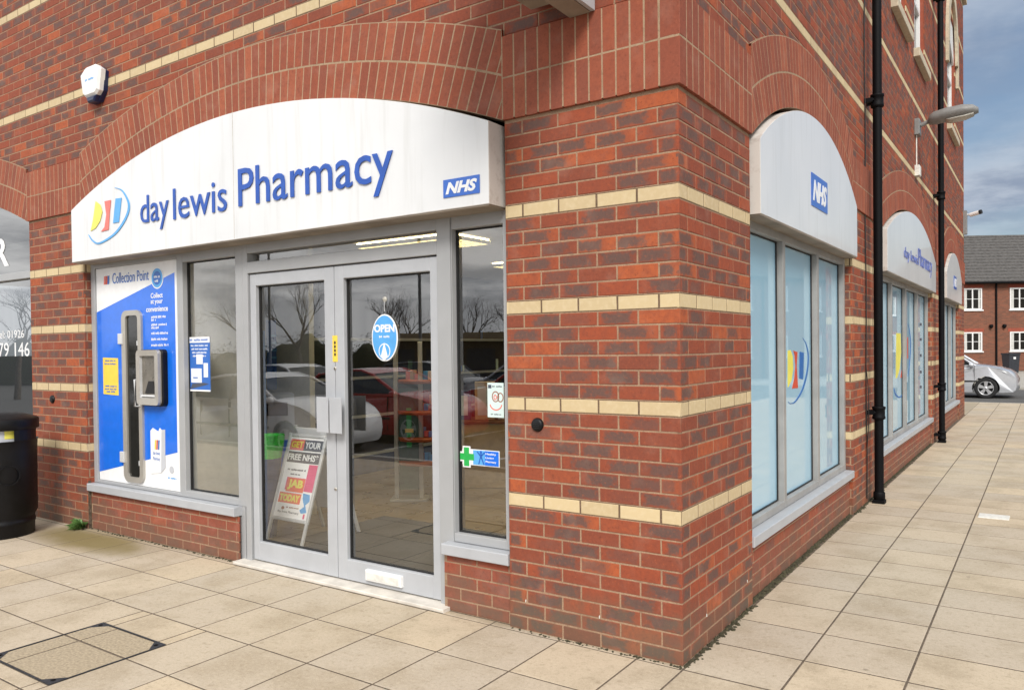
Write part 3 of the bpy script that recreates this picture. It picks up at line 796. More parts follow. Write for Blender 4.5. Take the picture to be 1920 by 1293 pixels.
femb([(180.4,377.6),(188.7,384),(192.7,397.6),(188.7,414.3),(180.4,427.7),(171,433.3),(175.4,412.6),(177.7,396)], 'yellow')
femb([(197,377.6),(208.8,375),(206.4,399),(204.4,431),(190.4,434.4),(197,426),(200.4,402.6)], 'coral')
femb([(217.8,372.6),(228.8,371),(223.8,416.6),(213,418.6)], 'logo_sky')
def spline(pts, t):
    n = len(pts)-1; x = t*n; i = min(int(x), n-1); f = x-i; p0 = pts[max(i-1,0)]; p1 = pts[i]; p2 = pts[i+1]; p3 = pts[min(i+2, n)]
    return [.5*((2*p1[k])+(-p0[k]+p2[k])*f+(2*p0[k]-5*p1[k]+4*p2[k]-p3[k])*f*f+(-p0[k]+3*p1[k]-3*p2[k]+p3[k])*f**3) for k in (0,1)]
AP = [(216,351.5),(230.5,357),(243,379),(242.5,399),(231,422.7),(213.8,442.7),(187,457.7),(174,452),(166.5,440)]
for i in range(48):
    a, b = spline(AP, i/48), spline(AP, (i+1)/48); wa, wb = .4+3.4*sin(pi*i/48)**.8, .4+3.4*sin(pi*(i+1)/48)**.8; d = Vector((b[0]-a[0], b[1]-a[1])).normalized()
    femb([a, b, (b[0]-d.y*wb, b[1]+d.x*wb), (a[0]-d.y*wa, a[1]+d.x*wa)], 'logo_sky')
part('emblem', m, s1)
m = MB(); badge(m, F0, -1.345, -1.092, 2.387, 2.487, DF+.001); part('badge', m, s1)
def sidesign(a, b, name, label, kind):
    t = thing(name, label, 'shop sign', (0, (a+b)/2, 2.32)); d = .055
    m = MB(); m.prism(S0, sign_outline(a, b, 2.322, 2.768, 3.20), -.06, d, 'sign_return', .003, capmat='sign_white')
    m.box(S0, a+.007, b-.007, 2.314, 2.3215, -.06, d-.004, 'soffit'); part('sign_panel', m, t)
    m = MB(); c = (a+b)/2
    if kind == 'badge': badge(m, S0, c-.225, c+.265, 2.545, 2.782, d+.001); part('badge', m, t)
    else:
        text(m, S0, 'day lewis', 6.75, 7.93, 2.53, 2.70, d+.004, 'blue_letter_pale', .006, -.015); part('lettering', m, t); m = MB()
        text(m, S0, 'Pharmacy', 8.0, 9.46, 2.50, 2.80, d+.004, 'blue_letter_pale', .006, -.015); part('lettering', m, t)
    return t
sidesign(Y1+.028, Y2-.045, 'fascia_sign', 'white arched sign with only a blue badge, next to the corner brick pier', 'badge')
sidesign(Y3+.028, Y4-.035, 'fascia_sign', 'white arched sign with thin blue lettering between the two downpipes', 'text')
sidesign(Y5+.028, Y6-.035, 'fascia_sign', 'farthest white arched sign, beyond the second downpipe', 'badge')
# ---------------------------------------------------------------- collection locker panel
cp = thing('collection_locker', 'blue and white collection panel with tall locker door and steel hatch in left window bay', 'locker', (-4.85, .08, .43))
n0 = -.075
m = MB(); m.box(F0, -5.444, -4.216, .432, 2.278, -.13, n0, 'white_vinyl', .002)
m.plate(F0, [(-5.442, .50), (-4.262, .745), (-4.262, 2.175), (-5.442, 1.90)], n0, 'panel_blue', .0012)
part('panel', m, cp)
n1 = n0+.002
m = MB()
def T(F, s, px0, py0, px1, py1, mat, bold=0.0, n=n1, Y=.074, mb=None, **k):
    (a, b), (c, d) = FP(px0, py0, Y), FP(px1, py1, Y); text(mb if mb is not None else m, F, s, a, c, min(b,d), max(b,d), n, mat, .001, bold, **k)
a = FP(211, 521, .074); b = FP(279, 519, .074)
text(m, F0, 'Collection Point', a[0], b[0], 2.135, 2.225, n1, 'poster_blue', .001, .0)
part('lettering', m, cp); m = MB()
for i, c in enumerate(('coral', 'logo_red', 'poster_blue')): m.plate(F0, [(-5.315+.03*i, 2.135), (-5.29+.03*i, 2.137), (-5.285+.03*i, 2.21), (-5.308+.03*i, 2.205)], n1, c)
m.plate(F0, ell(-4.50, 2.145, .088, .088), n1, 'white_vinyl', .001); m.plate(F0, ell(-4.50, 2.145, .078, .078), n1+.001, 'open_blue', .001); m.plate(F0, ell(-4.50, 2.145, .055, .055), n1+.002, 'poster_blue', .001)
greek(m, F0, -4.54, -4.46, 2.145, 2.165, n1+.0035, 'white_vinyl', 3); greek(m, F0, -4.53, -4.47, 2.11, 2.13, n1+.0035, 'white_vinyl', 4)
for s, px, py, hw, h in (('Collect', 294, 553.5, .085, .042), ('at your', 294, 566.5, .085, .045), ('convenience', 294.5, 579, .155, .042)):
    u, v = FP(px, py, .074); text(m, F0, s, u-hw, u+hw, v-h/2, v+h/2, n1, 'white_vinyl', .001, .02)
for i, (s, py, w) in enumerate((('Order online or in', 594.5, .20), ('app', 600, .06), ('Pay if you need to', 609, .22), ('any time', 614.5, .12), ('Get a text message', 625, .24), ('Collect when ready', 636, .24), ('Open day and night', 647, .24))):
    u, v = FP(284, py, .074); greek(m, F0, u, u+w, v-.010, v+.010, n1, 'white_vinyl', i)
part('print', m, cp)
m = MB(); m.plate(F0, [(-5.352, 1.185), (-5.108, 1.178), (-5.108, 1.497), (-5.352, 1.503)], n1, 'amber', .001)
for i, (w, v) in enumerate(((.17, 1.475), (.19, 1.448), (.18, 1.255), (.19, 1.23), (.14, 1.208))): greek(m, F0, -5.23-w/2, -5.23+w/2, v-.008, v+.008, n1+.0015, 'poster_blue', i+20)
part('notice', m, cp)
m = MB()
m.plate(F0, [(-4.635, .545), (-4.49, .565), (-4.475, .915), (-4.50, .93), (-4.52, .90), (-4.60, .925), (-4.635, .90)], n1, 'white_vinyl', .002)
m.plate(F0, [(-4.49, .565), (-4.43, .61), (-4.425, .92), (-4.475, .915)], n1, 'pale_grey_print', .002)
for i, c in enumerate(('amber', 'logo_red', 'poster_blue')): m.plate(F0, [(-4.575+.024*i, .75), (-4.558+.024*i, .752), (-4.55+.024*i, .83), (-4.568+.024*i, .828)], n1+.0025, c)
text(m, F0, 'day lewis', -4.60, -4.50, .70, .735, n1+.0025, 'poster_blue', .0006); text(m, F0, 'Pharmacy', -4.60, -4.50, .655, .69, n1+.0025, 'poster_blue', .0006)
greek(m, F0, -4.40, -4.28, .525, .54, n1-.001, 'logo_sky'); m.plate(F0, ell(-4.345, .60, .03, .03), n1-.001, 'pale_grey_print')
part('bag_print', m, cp)
m = MB(); o = rrect(-5.02, -4.722, .455, 1.897, .07); i_ = rrect(-4.958, -4.775, .50, 1.853, .03)
k = len(o)
for j in range(k):
    q = (j+1) % k; m.add([F0(*o[j], n0+.02), F0(*o[q], n0+.02), F0(*i_[q], n0+.02), F0(*i_[j], n0+.02)], [(0,1,2,3)], 'steel')
    m.add([F0(*o[j], n0), F0(*o[q], n0), F0(*o[q], n0+.02), F0(*o[j], n0+.02)], [(0,1,2,3)], 'steel')
    m.add([F0(*i_[j], n0+.02), F0(*i_[q], n0+.02), F0(*i_[q], n0+.004), F0(*i_[j], n0+.004)], [(0,1,2,3)], 'steel')
dr = part('door', m, cp)
m = MB(); m.flat(F0, i_, n0+.005, 'dark_glass'); part('glass', m, dr)
m = MB()
for z in (1.66, .66):
    m = MB(); m.box(F0, -5.055, -4.995, z-.045, z+.045, n0+.01, n0+.035, 'steel_light', .004); m.box(F0, -4.80, -4.775, z-.06, z-.02, n0+.005, n0+.015, 'steel_light', .002); part('hinge', m, dr)
m = MB(); m.tube([F0(-4.76, 1.10, n0+.02), F0(-4.76, 1.10, n0+.06), F0(-4.76, 1.32, n0+.06), F0(-4.76, 1.32, n0+.02)], .008, 'steel_light', 8); part('handle', m, dr)
m = MB(); o = rrect(-4.71, -4.395, 1.118, 1.562, .035); i_ = rrect(-4.665, -4.45, 1.175, 1.515, .012); k = len(o); na, nb_ = n0+.001, n0+.075
m.prism(F0, rrect(-4.712, -4.375, 1.108, 1.566, .035), n0+.001, n0+.045, 'black_plastic', .004)
for j in range(k):
    q = (j+1) % k; m.add([F0(*o[j], nb_), F0(*o[q], nb_), F0(*i_[q], nb_-.004), F0(*i_[j], nb_-.004)], [(0,1,2,3)], 'steel', True)
    m.add([F0(*o[j], na), F0(*o[q], na), F0(*o[q], nb_), F0(*o[j], nb_)], [(0,1,2,3)], 'steel')
    m.add([F0(*i_[j], nb_-.004), F0(*i_[q], nb_-.004), F0(*i_[q], n0+.046), F0(*i_[j], n0+.046)], [(0,1,2,3)], 'steel_light')
m.flat(F0, i_, n0+.047, 'steel_shaded'); m.box(F0, -4.655, -4.46, 1.185, 1.20, n0+.05, n0+.068, 'sign_white'); m.plate(F0, [(-4.62, 1.21), (-4.47, 1.21), (-4.50, 1.31), (-4.57, 1.31)], n0+.049, 'gasket', .004)
part('hatch', m, cp)
# ---------------------------------------------------------------- notices on the glass
NS = -.1105
def sq(px0, py0, px1, py1, Y=.11): (a, b), (c, d) = FP(px0, py0, Y), FP(px1, py1, Y); return a, c, min(b, d), max(b, d)
t = thing('poster', 'blue poster with pictured laptop stuck inside left window pane', 'poster', (-4.0, .11, 1.2)); m = MB()
u0, u1, v0, v1 = sq(354, 632, 395, 734)
m.rect(F0, u0, v0, u1, v1, NS, 'poster_blue'); m.rect(F0, u0+.0, v1-.045, u1, v1, NS+.0016, 'white_vinyl'); w = u1-u0; h = v1-v0
greek(m, F0, u0+.06*w, u1-.06*w, v1-.033, v1-.013, NS+.0032, 'poster_blue')
for i in range(4): greek(m, F0, u0+(.1+.03*i)*w, u1-(.1+.03*i)*w, v1-.075-.027*i, v1-.06-.027*i, NS+.0016, 'white_vinyl', i+7)
m.rect(F0, u0+.36*w, v0+.50*h, u0+.66*w, v0+.68*h, NS+.0016, 'white_vinyl'); m.rect(F0, u0+.10*w, v0+.16*h, u0+.60*w, v0+.42*h, NS+.0016, 'white_vinyl')
m.plate(F0, [(u0+.05*w, v0+.04*h), (u0+.62*w, v0+.10*h), (u0+.95*w, v0+.14*h), (u0+.7*w, v0+.16*h), (u0+.15*w, v0+.14*h)], NS+.0016, 'slate'); m.rect(F0, u0+.70*w, v0+.26*h, u0+.90*w, v0+.52*h, NS+.0016, 'white_vinyl')
m.rect(F0, u0+.2*w, v0+.24*h, u0+.42*w, v0+.26*h, NS+.0032, 'poster_blue'); m.rect(F0, u0, v0, u1, v0+.03*h, NS+.0016, 'white_vinyl')
part('sheet', m, t)
t = thing('open_sign', 'light blue oval OPEN sign hanging on the right glass door', 'open sign', (-2.0, .11, 1.6)); m = MB()
u, v = FP(722, 633, .105); N_ = -.104
m.prism(F0, ell(u, v, .112, .150, 40), N_, N_+.004, 'white_vinyl', .001); m.plate(F0, ell(u, v, .103, .141, 40), N_+.0042, 'open_blue', .001)
text(m, F0, 'OPEN', u-.088, u+.088, v+.035, v+.085, N_+.0054, 'white_vinyl', .001, .04); greek(m, F0, u-.045, u+.045, v+.0, v+.014, N_+.0054, 'white_vinyl')
for P_, c in ((ell(u, v-.085, .05, .05), 'white_vinyl'), (ell(u, v-.085, .043, .043), 'open_blue')): m.plate(F0, P_, N_+.0056+(.001 if c != 'white_vinyl' else 0), c, .0008)
m.plate(F0, [(u-.03, v-.12), (u, v-.15), (u+.03, v-.12), (u, v-.03)], N_+.008, 'white_vinyl', .0008); part('plaque', m, t)
m = MB(); m.tube([F0(u, v+.168, N_+.002), F0(u, v+.235, N_+.002)], .0018, 'steel_light', 6); m.lathe((0,0,0), [(0, .012), (.012, .008), (.018, 0)], 'acrylic', 14, axis=Fr(F0(u-.004, v+.245, -.1115), (1,0,0), (0,0,1), (0,-1,0))); part('hanger', m, t)
t = thing('sticker', 'amber safety label stuck on the frame between the two glass doors', 'sticker', (-2.4, .07, 1.6)); m = MB()
u0, u1, v0, v1 = sq(623.5, 629, 633.5, 678, .072); m.rect(F0, u0, v0, u1, v1, -.0715, 'amber'); c = (u0+u1)/2
for i in range(4): m.plate(F0, ell(c, v0+(v1-v0)*(.28+.15*i), .009, .012, 8), -.0698, 'gasket', .0005)
part('sheet', m, t)
t = thing('poster', 'pale mint leaflet with an orange smiling face stuck in the narrow window', 'leaflet', (-1.2, .11, 1.3)); m = MB()
u0, u1, v0, v1 = sq(914, 717, 945, 783); u1 = min(u1, -1.075); m.rect(F0, u0, v0, u1, v1, NS, 'mint'); w = u1-u0; h = v1-v0
m.rect(F0, u0+.05*w, v1-.16*h, u0+.25*w, v1-.06*h, NS+.0016, 'slate'); greek(m, F0, u0+.3*w, u1-.1*w, v1-.13*h, v1-.08*h, NS+.0016, 'slate')
def loop(cx, cy, rx, ry, th, a0=0, a1=2*pi, mat='brown_print', N=18):
    for i in range(N):
        A_, B_ = a0+(a1-a0)*i/N, a0+(a1-a0)*(i+1)/N
        m.plate(F0, [(cx+rx*cos(A_), cy+ry*sin(A_)), (cx+rx*cos(B_), cy+ry*sin(B_)), (cx+(rx-th)*cos(B_), cy+(ry-th)*sin(B_)), (cx+(rx-th)*cos(A_), cy+(ry-th)*sin(A_))], NS+.0016, mat, .0005)
loop(u0+.5*w, v0+.60*h, .026, .032, .006); loop(u0+.8*w, v0+.58*h, .022, .028, .006); loop(u0+.48*w, v0+.58*h, .012, .016, .006, mat='coral'); loop(u0+.52*w, v0+.40*h, .045, .04, .007, pi*1.05, pi*1.95, 'coral')
greek(m, F0, u0+.2*w, u1-.15*w, v0+.07*h, v0+.11*h, NS+.0016, 'slate'); part('sheet', m, t)
t = thing('sticker', 'blue window sticker with a green cross low in the narrow window', 'sticker', (-1.25, .11, .95)); m = MB()
u0, u1, v0, v1 = sq(867, 840, 937, 876); w = u1-u0; h = v1-v0
m.rect(F0, u0, v0, u1, v1, NS, 'white_vinyl'); m.rect(F0, u0+.30*w, v0+.05*h, u1-.02*w, v1-.05*h, NS+.0016, 'logo_sky'); m.rect(F0, u0+.62*w, v0+.05*h, u1-.02*w, v1-.05*h, NS+.0026, 'panel_blue')
c0, c1 = u0+.12*w, (v0+v1)/2; a_, b_ = .055, .019
m.plate(F0, [(c0-b_-.01,c1-a_-.008),(c0+b_+.01,c1-a_-.008),(c0+b_+.01,c1-b_-.01),(c0+a_+.008,c1-b_-.01),(c0+a_+.008,c1+b_+.01),(c0+b_+.01,c1+b_+.01),(c0+b_+.01,c1+a_+.008),(c0-b_-.01,c1+a_+.008),(c0-b_-.01,c1+b_+.01),(c0-a_-.008,c1+b_+.01),(c0-a_-.008,c1-b_-.01),(c0-b_-.01,c1-b_-.01)], NS+.0016, 'white_vinyl', .0005)
m.rect(F0, c0-b_, c1-a_, c0+b_, c1+a_, NS+.003, 'green', .0006); m.rect(F0, c0-a_, c1-b_, c0+a_, c1+b_, NS+.003, 'green', .0008)
for P_ in ([(.44,.1),(.47,.1),(.51,.5),(.49,.55)], [(.58,.08),(.61,.1),(.54,.55),(.51,.5)], [(.49,.5),(.54,.5),(.55,.72),(.48,.72)], [(.40,.85),(.43,.9),(.50,.68),(.48,.62)], [(.60,.88),(.63,.83),(.55,.62),(.53,.68)]): m.plate(F0, [(u0+x*w, v0+y*h) for x, y in P_], NS+.004, 'nhs_blue', .0005)
m.plate(F0, ell(u0+.515*w, v0+.84*h, .008, .011, 10), NS+.004, 'nhs_blue', .0005)
for i, s in enumerate(('Healthy', 'Living', 'Pharmacy')): text(m, F0, s, u0+.64*w, u0+(.92 if i != 1 else .86)*w, v0+(.68-.24*i)*h, v0+(.84-.24*i)*h, NS+.0045, 'white_vinyl', .0006, .02)
part('sheet', m, t)
# emblems on the frosted windows
t = thing('window_emblem', 'yellow red and blue emblem on the middle pane of the near frosted window', 'window logo', (-.1, 2.5, 1.1)); m = MB()
def semb(m, pts, mat, th=.0015): m.plate(S0, [SP(x, y, -.112) for x, y in pts], -.1115, mat, th)
semb(m, [(1476.8,657),(1482,656),(1486,668),(1487,690),(1484,712),(1478,725),(1476.8,726)], 'yellow')
semb(m, [(1487,657),(1495,660),(1493.5,685),(1496,727),(1485,728),(1489,710),(1491,685),(1489.5,665)], 'logo_red')
semb(m, [(1499,659),(1507,661),(1505.5,711),(1498.5,709)], 'logo_blue')
def sarc(m, pts, mat, w0=.5, w1=2.2):
    N = 40
    def bz(t):
        n = len(pts)-1; x = t*n; i = min(int(x), n-1); f = x-i
        p0 = pts[max(i-1,0)]; p1 = pts[i]; p2 = pts[i+1]; p3 = pts[min(i+2, n)]
        return [.5*((2*p1[k])+(-p0[k]+p2[k])*f+(2*p0[k]-5*p1[k]+4*p2[k]-p3[k])*f*f+(-p0[k]+3*p1[k]-3*p2[k]+p3[k])*f**3) for k in (0,1)]
    for i in range(N):
        a, b = bz(i/N), bz((i+1)/N); wa, wb = w0+w1*sin(pi*i/N), w0+w1*sin(pi*(i+1)/N)
        d = Vector((b[0]-a[0], b[1]-a[1])); 
        if d.length < 1e-6: continue
        d.normalize(); nx, ny = -d.y, d.x
        semb(m, [(a[0], a[1]), (b[0], b[1]), (b[0]+nx*wb, b[1]+ny*wb), (a[0]+nx*wa, a[1]+ny*wa)], mat)
sarc(m, [(1505,633),(1512,645),(1516.5,668),(1514,700),(1505,732),(1492,753),(1482,757),(1477,753)], 'logo_blue')
part('print', m, t)
t = thing('window_emblem', 'tall yellow and red emblem across the panes of the frosted window between the downpipes', 'window logo', (-.1, 7.5, 1.1)); m = MB()
semb(m, [(1680.5,624),(1688.5,625),(1689.5,660),(1687,690),(1682,708),(1679.5,709)], 'yellow'); semb(m, [(1691,628),(1694,628),(1694,707),(1688,708),(1691,690)], 'logo_red')
semb(m, [(1701,632),(1702.5,632),(1702.5,672),(1701,672)], 'logo_red')
sarc(m, [(1676.5,727),(1680,738),(1687,743),(1693.5,735)], 'logo_blue'); sarc(m, [(1702,606),(1706,620),(1708,650),(1705,690),(1702,706)], 'logo_blue', .3, 1.2)
for y in (608, 636, 666, 697, 725): semb(m, [(1724.5,y-2.5),(1728,y-2.5),(1728,y+2.5),(1724.5,y+2.5)], 'slate')
part('print', m, t)
# ---------------------------------------------------------------- fixtures on the walls
ds = []
for lab, x, z in (('round black vent disc on the brick corner pier', -.814, 1.129), ('round black vent disc on the brick pier beside the litter bin', -6.10, 1.124)):
    t = thing('wall_vent', lab, 'vent', (x, 0, z), group='black discs on the brick piers'); m = MB()
    m.lathe((0,0,0), [(0, .017), (.026, .0165), (.034, .011), (.038, 0), (.038, -.006)], 'black_plastic', 26, axis=Fr((x, 0, z), (1,0,0), (0,0,1), (0,-1,0)))
    for i in range(4): m.box(F0, x-.02, x+.02, z-.0155+.0095*i-.0015, z-.0155+.0095*i+.0015, .0165, .0185, 'gasket')
    part('disc', m, t)
t = thing('alarm_box', 'white six-sided alarm box with dark base on the brick above the left pier', 'alarm box', (-5.19, 0, 3.8)); m = MB()
HX = [(-5.345,3.90),(-5.26,3.955),(-5.12,3.955),(-5.035,3.90),(-5.06,3.74),(-5.13,3.66),(-5.25,3.66),(-5.32,3.74)]
m.prism(F0, HX, .0, .035, 'alarm_navy'); m.prism(F0, [(-5.35,3.905),(-5.26,3.96),(-5.12,3.96),(-5.03,3.905),(-5.065,3.735),(-5.11,3.705),(-5.27,3.705),(-5.315,3.735)], .03, .085, 'upvc', .018)
greek(m, F0, -5.26, -5.12, 3.833, 3.853, .0855, 'logo_sky'); part('cover', m, t)
m = MB(); m.prism(F0, [(-5.27,3.704),(-5.11,3.704),(-5.14,3.655),(-5.24,3.655)], .03, .08, 'alarm_navy', .012); part('strobe', m, t)
t = thing('projecting_sign', 'underside of a grey metal projecting sign box fixed high near the brick corner', 'projecting sign', (-.6, 0, 3.3)); m = MB()
m.box(F0, -.80, -.585, 3.335, 4.05, .03, .95, 'lamp_grey', .006); m.box(F0, -.80, -.585, 3.330, 3.3345, .04, .94, 'soffit'); part('sign_box', m, t)
m = MB(); m.box(F0, -.575, -.455, 3.237, 3.36, .022, .98, 'soffit', .004); m.box(F0, -.452, -.430, 3.24, 4.0, .022, .98, 'alu_pale', .003); m.tube([F0(-.447, 3.26, .035), F0(-.447, 3.9, .035)], .01, 'alu_pale', 8); part('bracket', m, t)
def downpipe(y, lab, joints):
    t = thing('downpipe', lab, 'downpipe', (.105, y, 0), group='black downpipes on the side wall'); m = MB(); x = .105; r = .042
    m.tube([(x, y, .035), (x, y, 8.6)], r, 'black_iron', 20); m.box(WORLD, x-.055, x+.055, y-.055, y+.055, -.004, .035, 'black_iron', .006)
    m.lathe((x, y, 0), [(.046, .035), (.054, .04), (.054, .10), (.047, .11)], 'black_iron', 20); part('pipe', m, t)
    for z in joints:
        m = MB(); m.lathe((x, y, z), [(.046, -.07), (.060, -.062), (.060, -.04), (.056, -.035), (.056, .03), (.062, .035), (.062, .055), (.046, .06)], 'black_iron', 20)
        m.box(WORLD, .0, x-.03, y-.075, y-.035, z-.02, z+.02, 'black_iron', .003); m.box(WORLD, .0, x-.03, y+.035, y+.075, z-.02, z+.02, 'black_iron', .003)
        m.lathe((0,0,0), [(0,.012),(.01,.01),(.012,0)], 'black_iron', 10, axis=Fr((x-.03, y-.055, z), (0,1,0),(0,0,1),(1,0,0))); part('bracket', m, t)
zs_ = [SP(1648, py, .1)[1] for py in (772, 195)]
downpipe(4.72, 'near black downpipe running the full height of the side wall', [zs_[0], zs_[1], 7.2])
zs_ = [SP(1770, py, .1)[1] for py in (722, 375, 20)]
downpipe(10.28, 'second black downpipe, farther along the side wall beneath the wall lamp', [.12]+zs_)
t = thing('cable', 'thin black cable clipped to the brick just left of the near downpipe', 'cable', (.01, 4.9, 0)); m = MB()
m.tube([(.012, 4.62+.02*sin(i*1.7)-.0, .05+.42*i) for i in range(0, 20)], .006, 'cable_black', 6); m.tube([(.012, 4.60, 1.35), (.03, 4.60, 1.15), (.035, 4.61, .8), (.012, 4.61, .45)], .004, 'cable_black', 6); part('wire', m, t)
t = thing('wall_lamp', 'grey street lamp head on a short bracket high on the side wall', 'wall lamp', (0, 8.25, 4.44)); m = MB()
m.box(S0, 8.17, 8.37, 4.34, 4.55, .0, .06, 'lamp_grey', .01); m.tube([(.06, 8.27, 4.47), (.20, 8.27, 4.52)], .028, 'lamp_grey', 12); part('bracket', m, t)
m = MB()
def lamp_ring(x, w, zb, zt): return [(x, 8.27+w*cos(a), (zb+(zt-zb)*(.5+.5*sin(a))) if sin(a) < 0 else zb+(zt-zb)*(.5+.5*sin(a))) for a in [2*pi*i/16 for i in range(16)]]
rs = [(.15,.03,4.485,4.53),(.17,.09,4.46,4.58),(.22,.12,4.455,4.62),(.36,.14,4.465,4.645),(.55,.14,4.485,4.655),(.67,.11,4.50,4.635),(.73,.06,4.52,4.59)]
vs = [p for r_ in rs for p in lamp_ring(*r_)]; fs = [(i*16+j, (i+1)*16+j, (i+1)*16+(j+1)%16, i*16+(j+1)%16) for i in range(len(rs)-1) for j in range(16)]
m.add(vs, fs+[tuple(range(16)), tuple(range(16*len(rs)-1, 16*len(rs)-17, -1))], 'lamp_grey', True); part('lamp_head', m, t)
m = MB(); rs2 = [(.36,.09,4.46,4.50),(.42,.115,4.445,4.50),(.58,.115,4.46,4.51),(.68,.08,4.49,4.53)]; vs = [p for r_ in rs2 for p in lamp_ring(*r_)]; fs = [(i*16+j, (i+1)*16+j, (i+1)*16+(j+1)%16, i*16+(j+1)%16) for i in range(3) for j in range(16)]
m.add(vs, fs+[tuple(range(16)), tuple(range(63, 47, -1))], 'acrylic', True); part('lens', m, t)
t = thing('junction_box', 'small grey junction box and conduit below the wall lamp', 'junction box', (0, 8.2, 3.85)); m = MB()
m.box(S0, 8.17, 8.33, 3.79, 3.93, .0, .06, 'cover_white', .008); part('box', m, t); m = MB(); m.tube([(.015, 8.23, 3.93), (.015, 8.23, 4.345)], .009, 'cover_white', 8); part('conduit', m, t)
t = thing('security_camera', 'small camera on a grey conduit at the far end of the side wall', 'camera', (.05, 15.65, 4.0)); m = MB()
m.box(S0, 15.58, 15.72, 3.85, 4.35, .0, .07, 'lamp_grey', .008); part('mounting_box', m, t)
m = MB(); m.tube([(.05, 15.66, 4.27), (.16, 15.62, 4.25)], .02, 'upvc', 8); m.tube([(.13, 15.62, 4.25), (.30, 15.55, 4.28)], .045, 'upvc', 14); m.tube([(.30, 15.55, 4.28), (.34, 15.533, 4.287)], .046, 'gasket', 14); part('camera_body', m, t)
# ---------------------------------------------------------------- ground furniture
def bin_():
    cx, cy = -5.96, -.52; t = thing('litter_bin', 'black round litter bin with open slot in front of left brick pier', 'litter bin', (cx, cy, 0))
    def R_(a, r): return (cx+r*cos(a), cy+r*sin(a))
    m = MB()
    m.lathe((cx, cy, 0), [(.255, 0), (.262, .01), (.262, .10), (.268, .105), (.268, .13), (.262, .135), (.262, .16), (.285, .20), (.288, .70), (.292, .80), (.300, .815)], 'black_plastic', 48)
    # eight posts carry the hood; the openings lie between them
    part('body', m, t)
    m = MB(); N = 48
    for i in range(N):
        a0, a1 = 2*pi*i/N, 2*pi*(i+1)/N
        ph = ((i*7.5) % 180)
        if ph < 40:
            vs = [(*R_(a0,.30), .815), (*R_(a1,.30), .815), (*R_(a1,.30), .905), (*R_(a0,.30), .905)]; m.add(vs, [(0,1,2,3)], 'black_plastic', True)
    m.lathe((cx, cy, 0), [(.300, .905), (.306, .91), (.306, .985), (.300, .995), (.27, 1.005), (.20, 1.03), (.12, 1.045), (0, 1.05)], 'black_plastic', 48); part('hood', m, t)
    m = MB(); m.lathe((cx, cy, 0), [(.262, .80), (.262, .99)], 'pale_grey_print', 40); a5 = radians(-12)
    for i in range(4): m.add([(*R_(a5+.09*i, .264), .835), (*R_(a5+.09*(i+1), .264), .835), (*R_(a5+.09*(i+1), .264), .90), (*R_(a5+.09*i, .264), .90)], [(0,1,2,3)], 'yellow')
    m.lathe((cx, cy, 0), [(.262, .80), (.262, .8001)], 'pale_grey_print', 40); m.lathe((cx,cy,0), [(.3,.815),(.262,.80)], 'black_plastic', 40); part('liner', m, t)
    m = MB()
    for a in (radians(-58), radians(-8)):
        Fb = Fr((*R_(a, .290), 0), (-sin(a), cos(a), 0))
        for i in range(16):
            A_, B_ = 2*pi*i/16, 2*pi*(i+1)/16; m.plate(Fb, [(.085*cos(A_), .53+.085*sin(A_)), (.085*cos(B_), .53+.085*sin(B_)), (.077*cos(B_), .53+.077*sin(B_)), (.077*cos(A_), .53+.077*sin(A_))], -.006, 'black_plastic', .01)
    part('raised_badge', m, t)
bin_()
def manhole():
    a, b, c, d = -3.012, -2.388, -1.785, -1.197
    t = thing('manhole_cover', 'recessed paved access cover with dark metal edge and corner plates in the paving', 'manhole cover', ((a+b)/2, (c+d)/2, 0))
    m = MB(); e = .008
    for q in ((a, b, c, c+e), (a, b, d-e, d), (a, a+e, c+e, d-e), (b-e, b, c+e, d-e)): m.box(WORLD, *q, -.03, .0032, 'steel_dark')
    part('edge_frame', m, t); m = MB()
    for x, y, sx, sy in ((a+e, c+e, 1, 1), (b-e, c+e, -1, 1), (b-e, d-e, -1, -1), (a+e, d-e, 1, -1)):
        m.prism(WORLD, [(x, y), (x+sx*.085, y), (x, y+sy*.085)], -.01, .0030, 'steel_dark'); m.lathe((x+sx*.028, y+sy*.028, .0030), [(0, .003), (.011, .002), (.013, 0)], 'black_iron', 12)
    part('corner_plate', m, t)
    B = BK(); R = random.Random(8); s_ = .006
    xs = [a+e, -2.845, b-e]; ys = [c+e, -1.415, d-e]
    for x0, x1 in zip(xs, xs[1:]):
        for y0, y1 in zip(ys, ys[1:]):
            q = [(x0+s_, y0+s_), (x1-s_, y0+s_), (x1-s_, y1-s_), (x0+s_, y1-s_)]
            B.brick(WORLD, q, 'tray_slab', (R.random(), R.random(), R.random(), 1), .0005, .02, .003, R)
    B.sheet(WORLD, [(a, c), (b, c), (b, d), (a, d)], -.012, 'joint_dirt'); part('slab_infill', B, t)
simple('steel_dark', (.035,.038,.045), .6, metal=.3, var=.3, scale=40)
simple('tray_slab', (.36,.295,.205), .92, var=.22, scale=75, bump=.5, bscale=160)
manhole()
t = thing('ground_marker', 'small pale rectangular stop tap cover set in the side pavement', 'cover', (1.06, 4.56, 0)); m = MB()
m.box(WORLD, .945, 1.18, 4.465, 4.665, -.01, .006, 'cover_white', .003); m.box(WORLD, .985, 1.14, 4.50, 4.63, .006, .0075, 'cover_white', .001); part('lid', m, t)
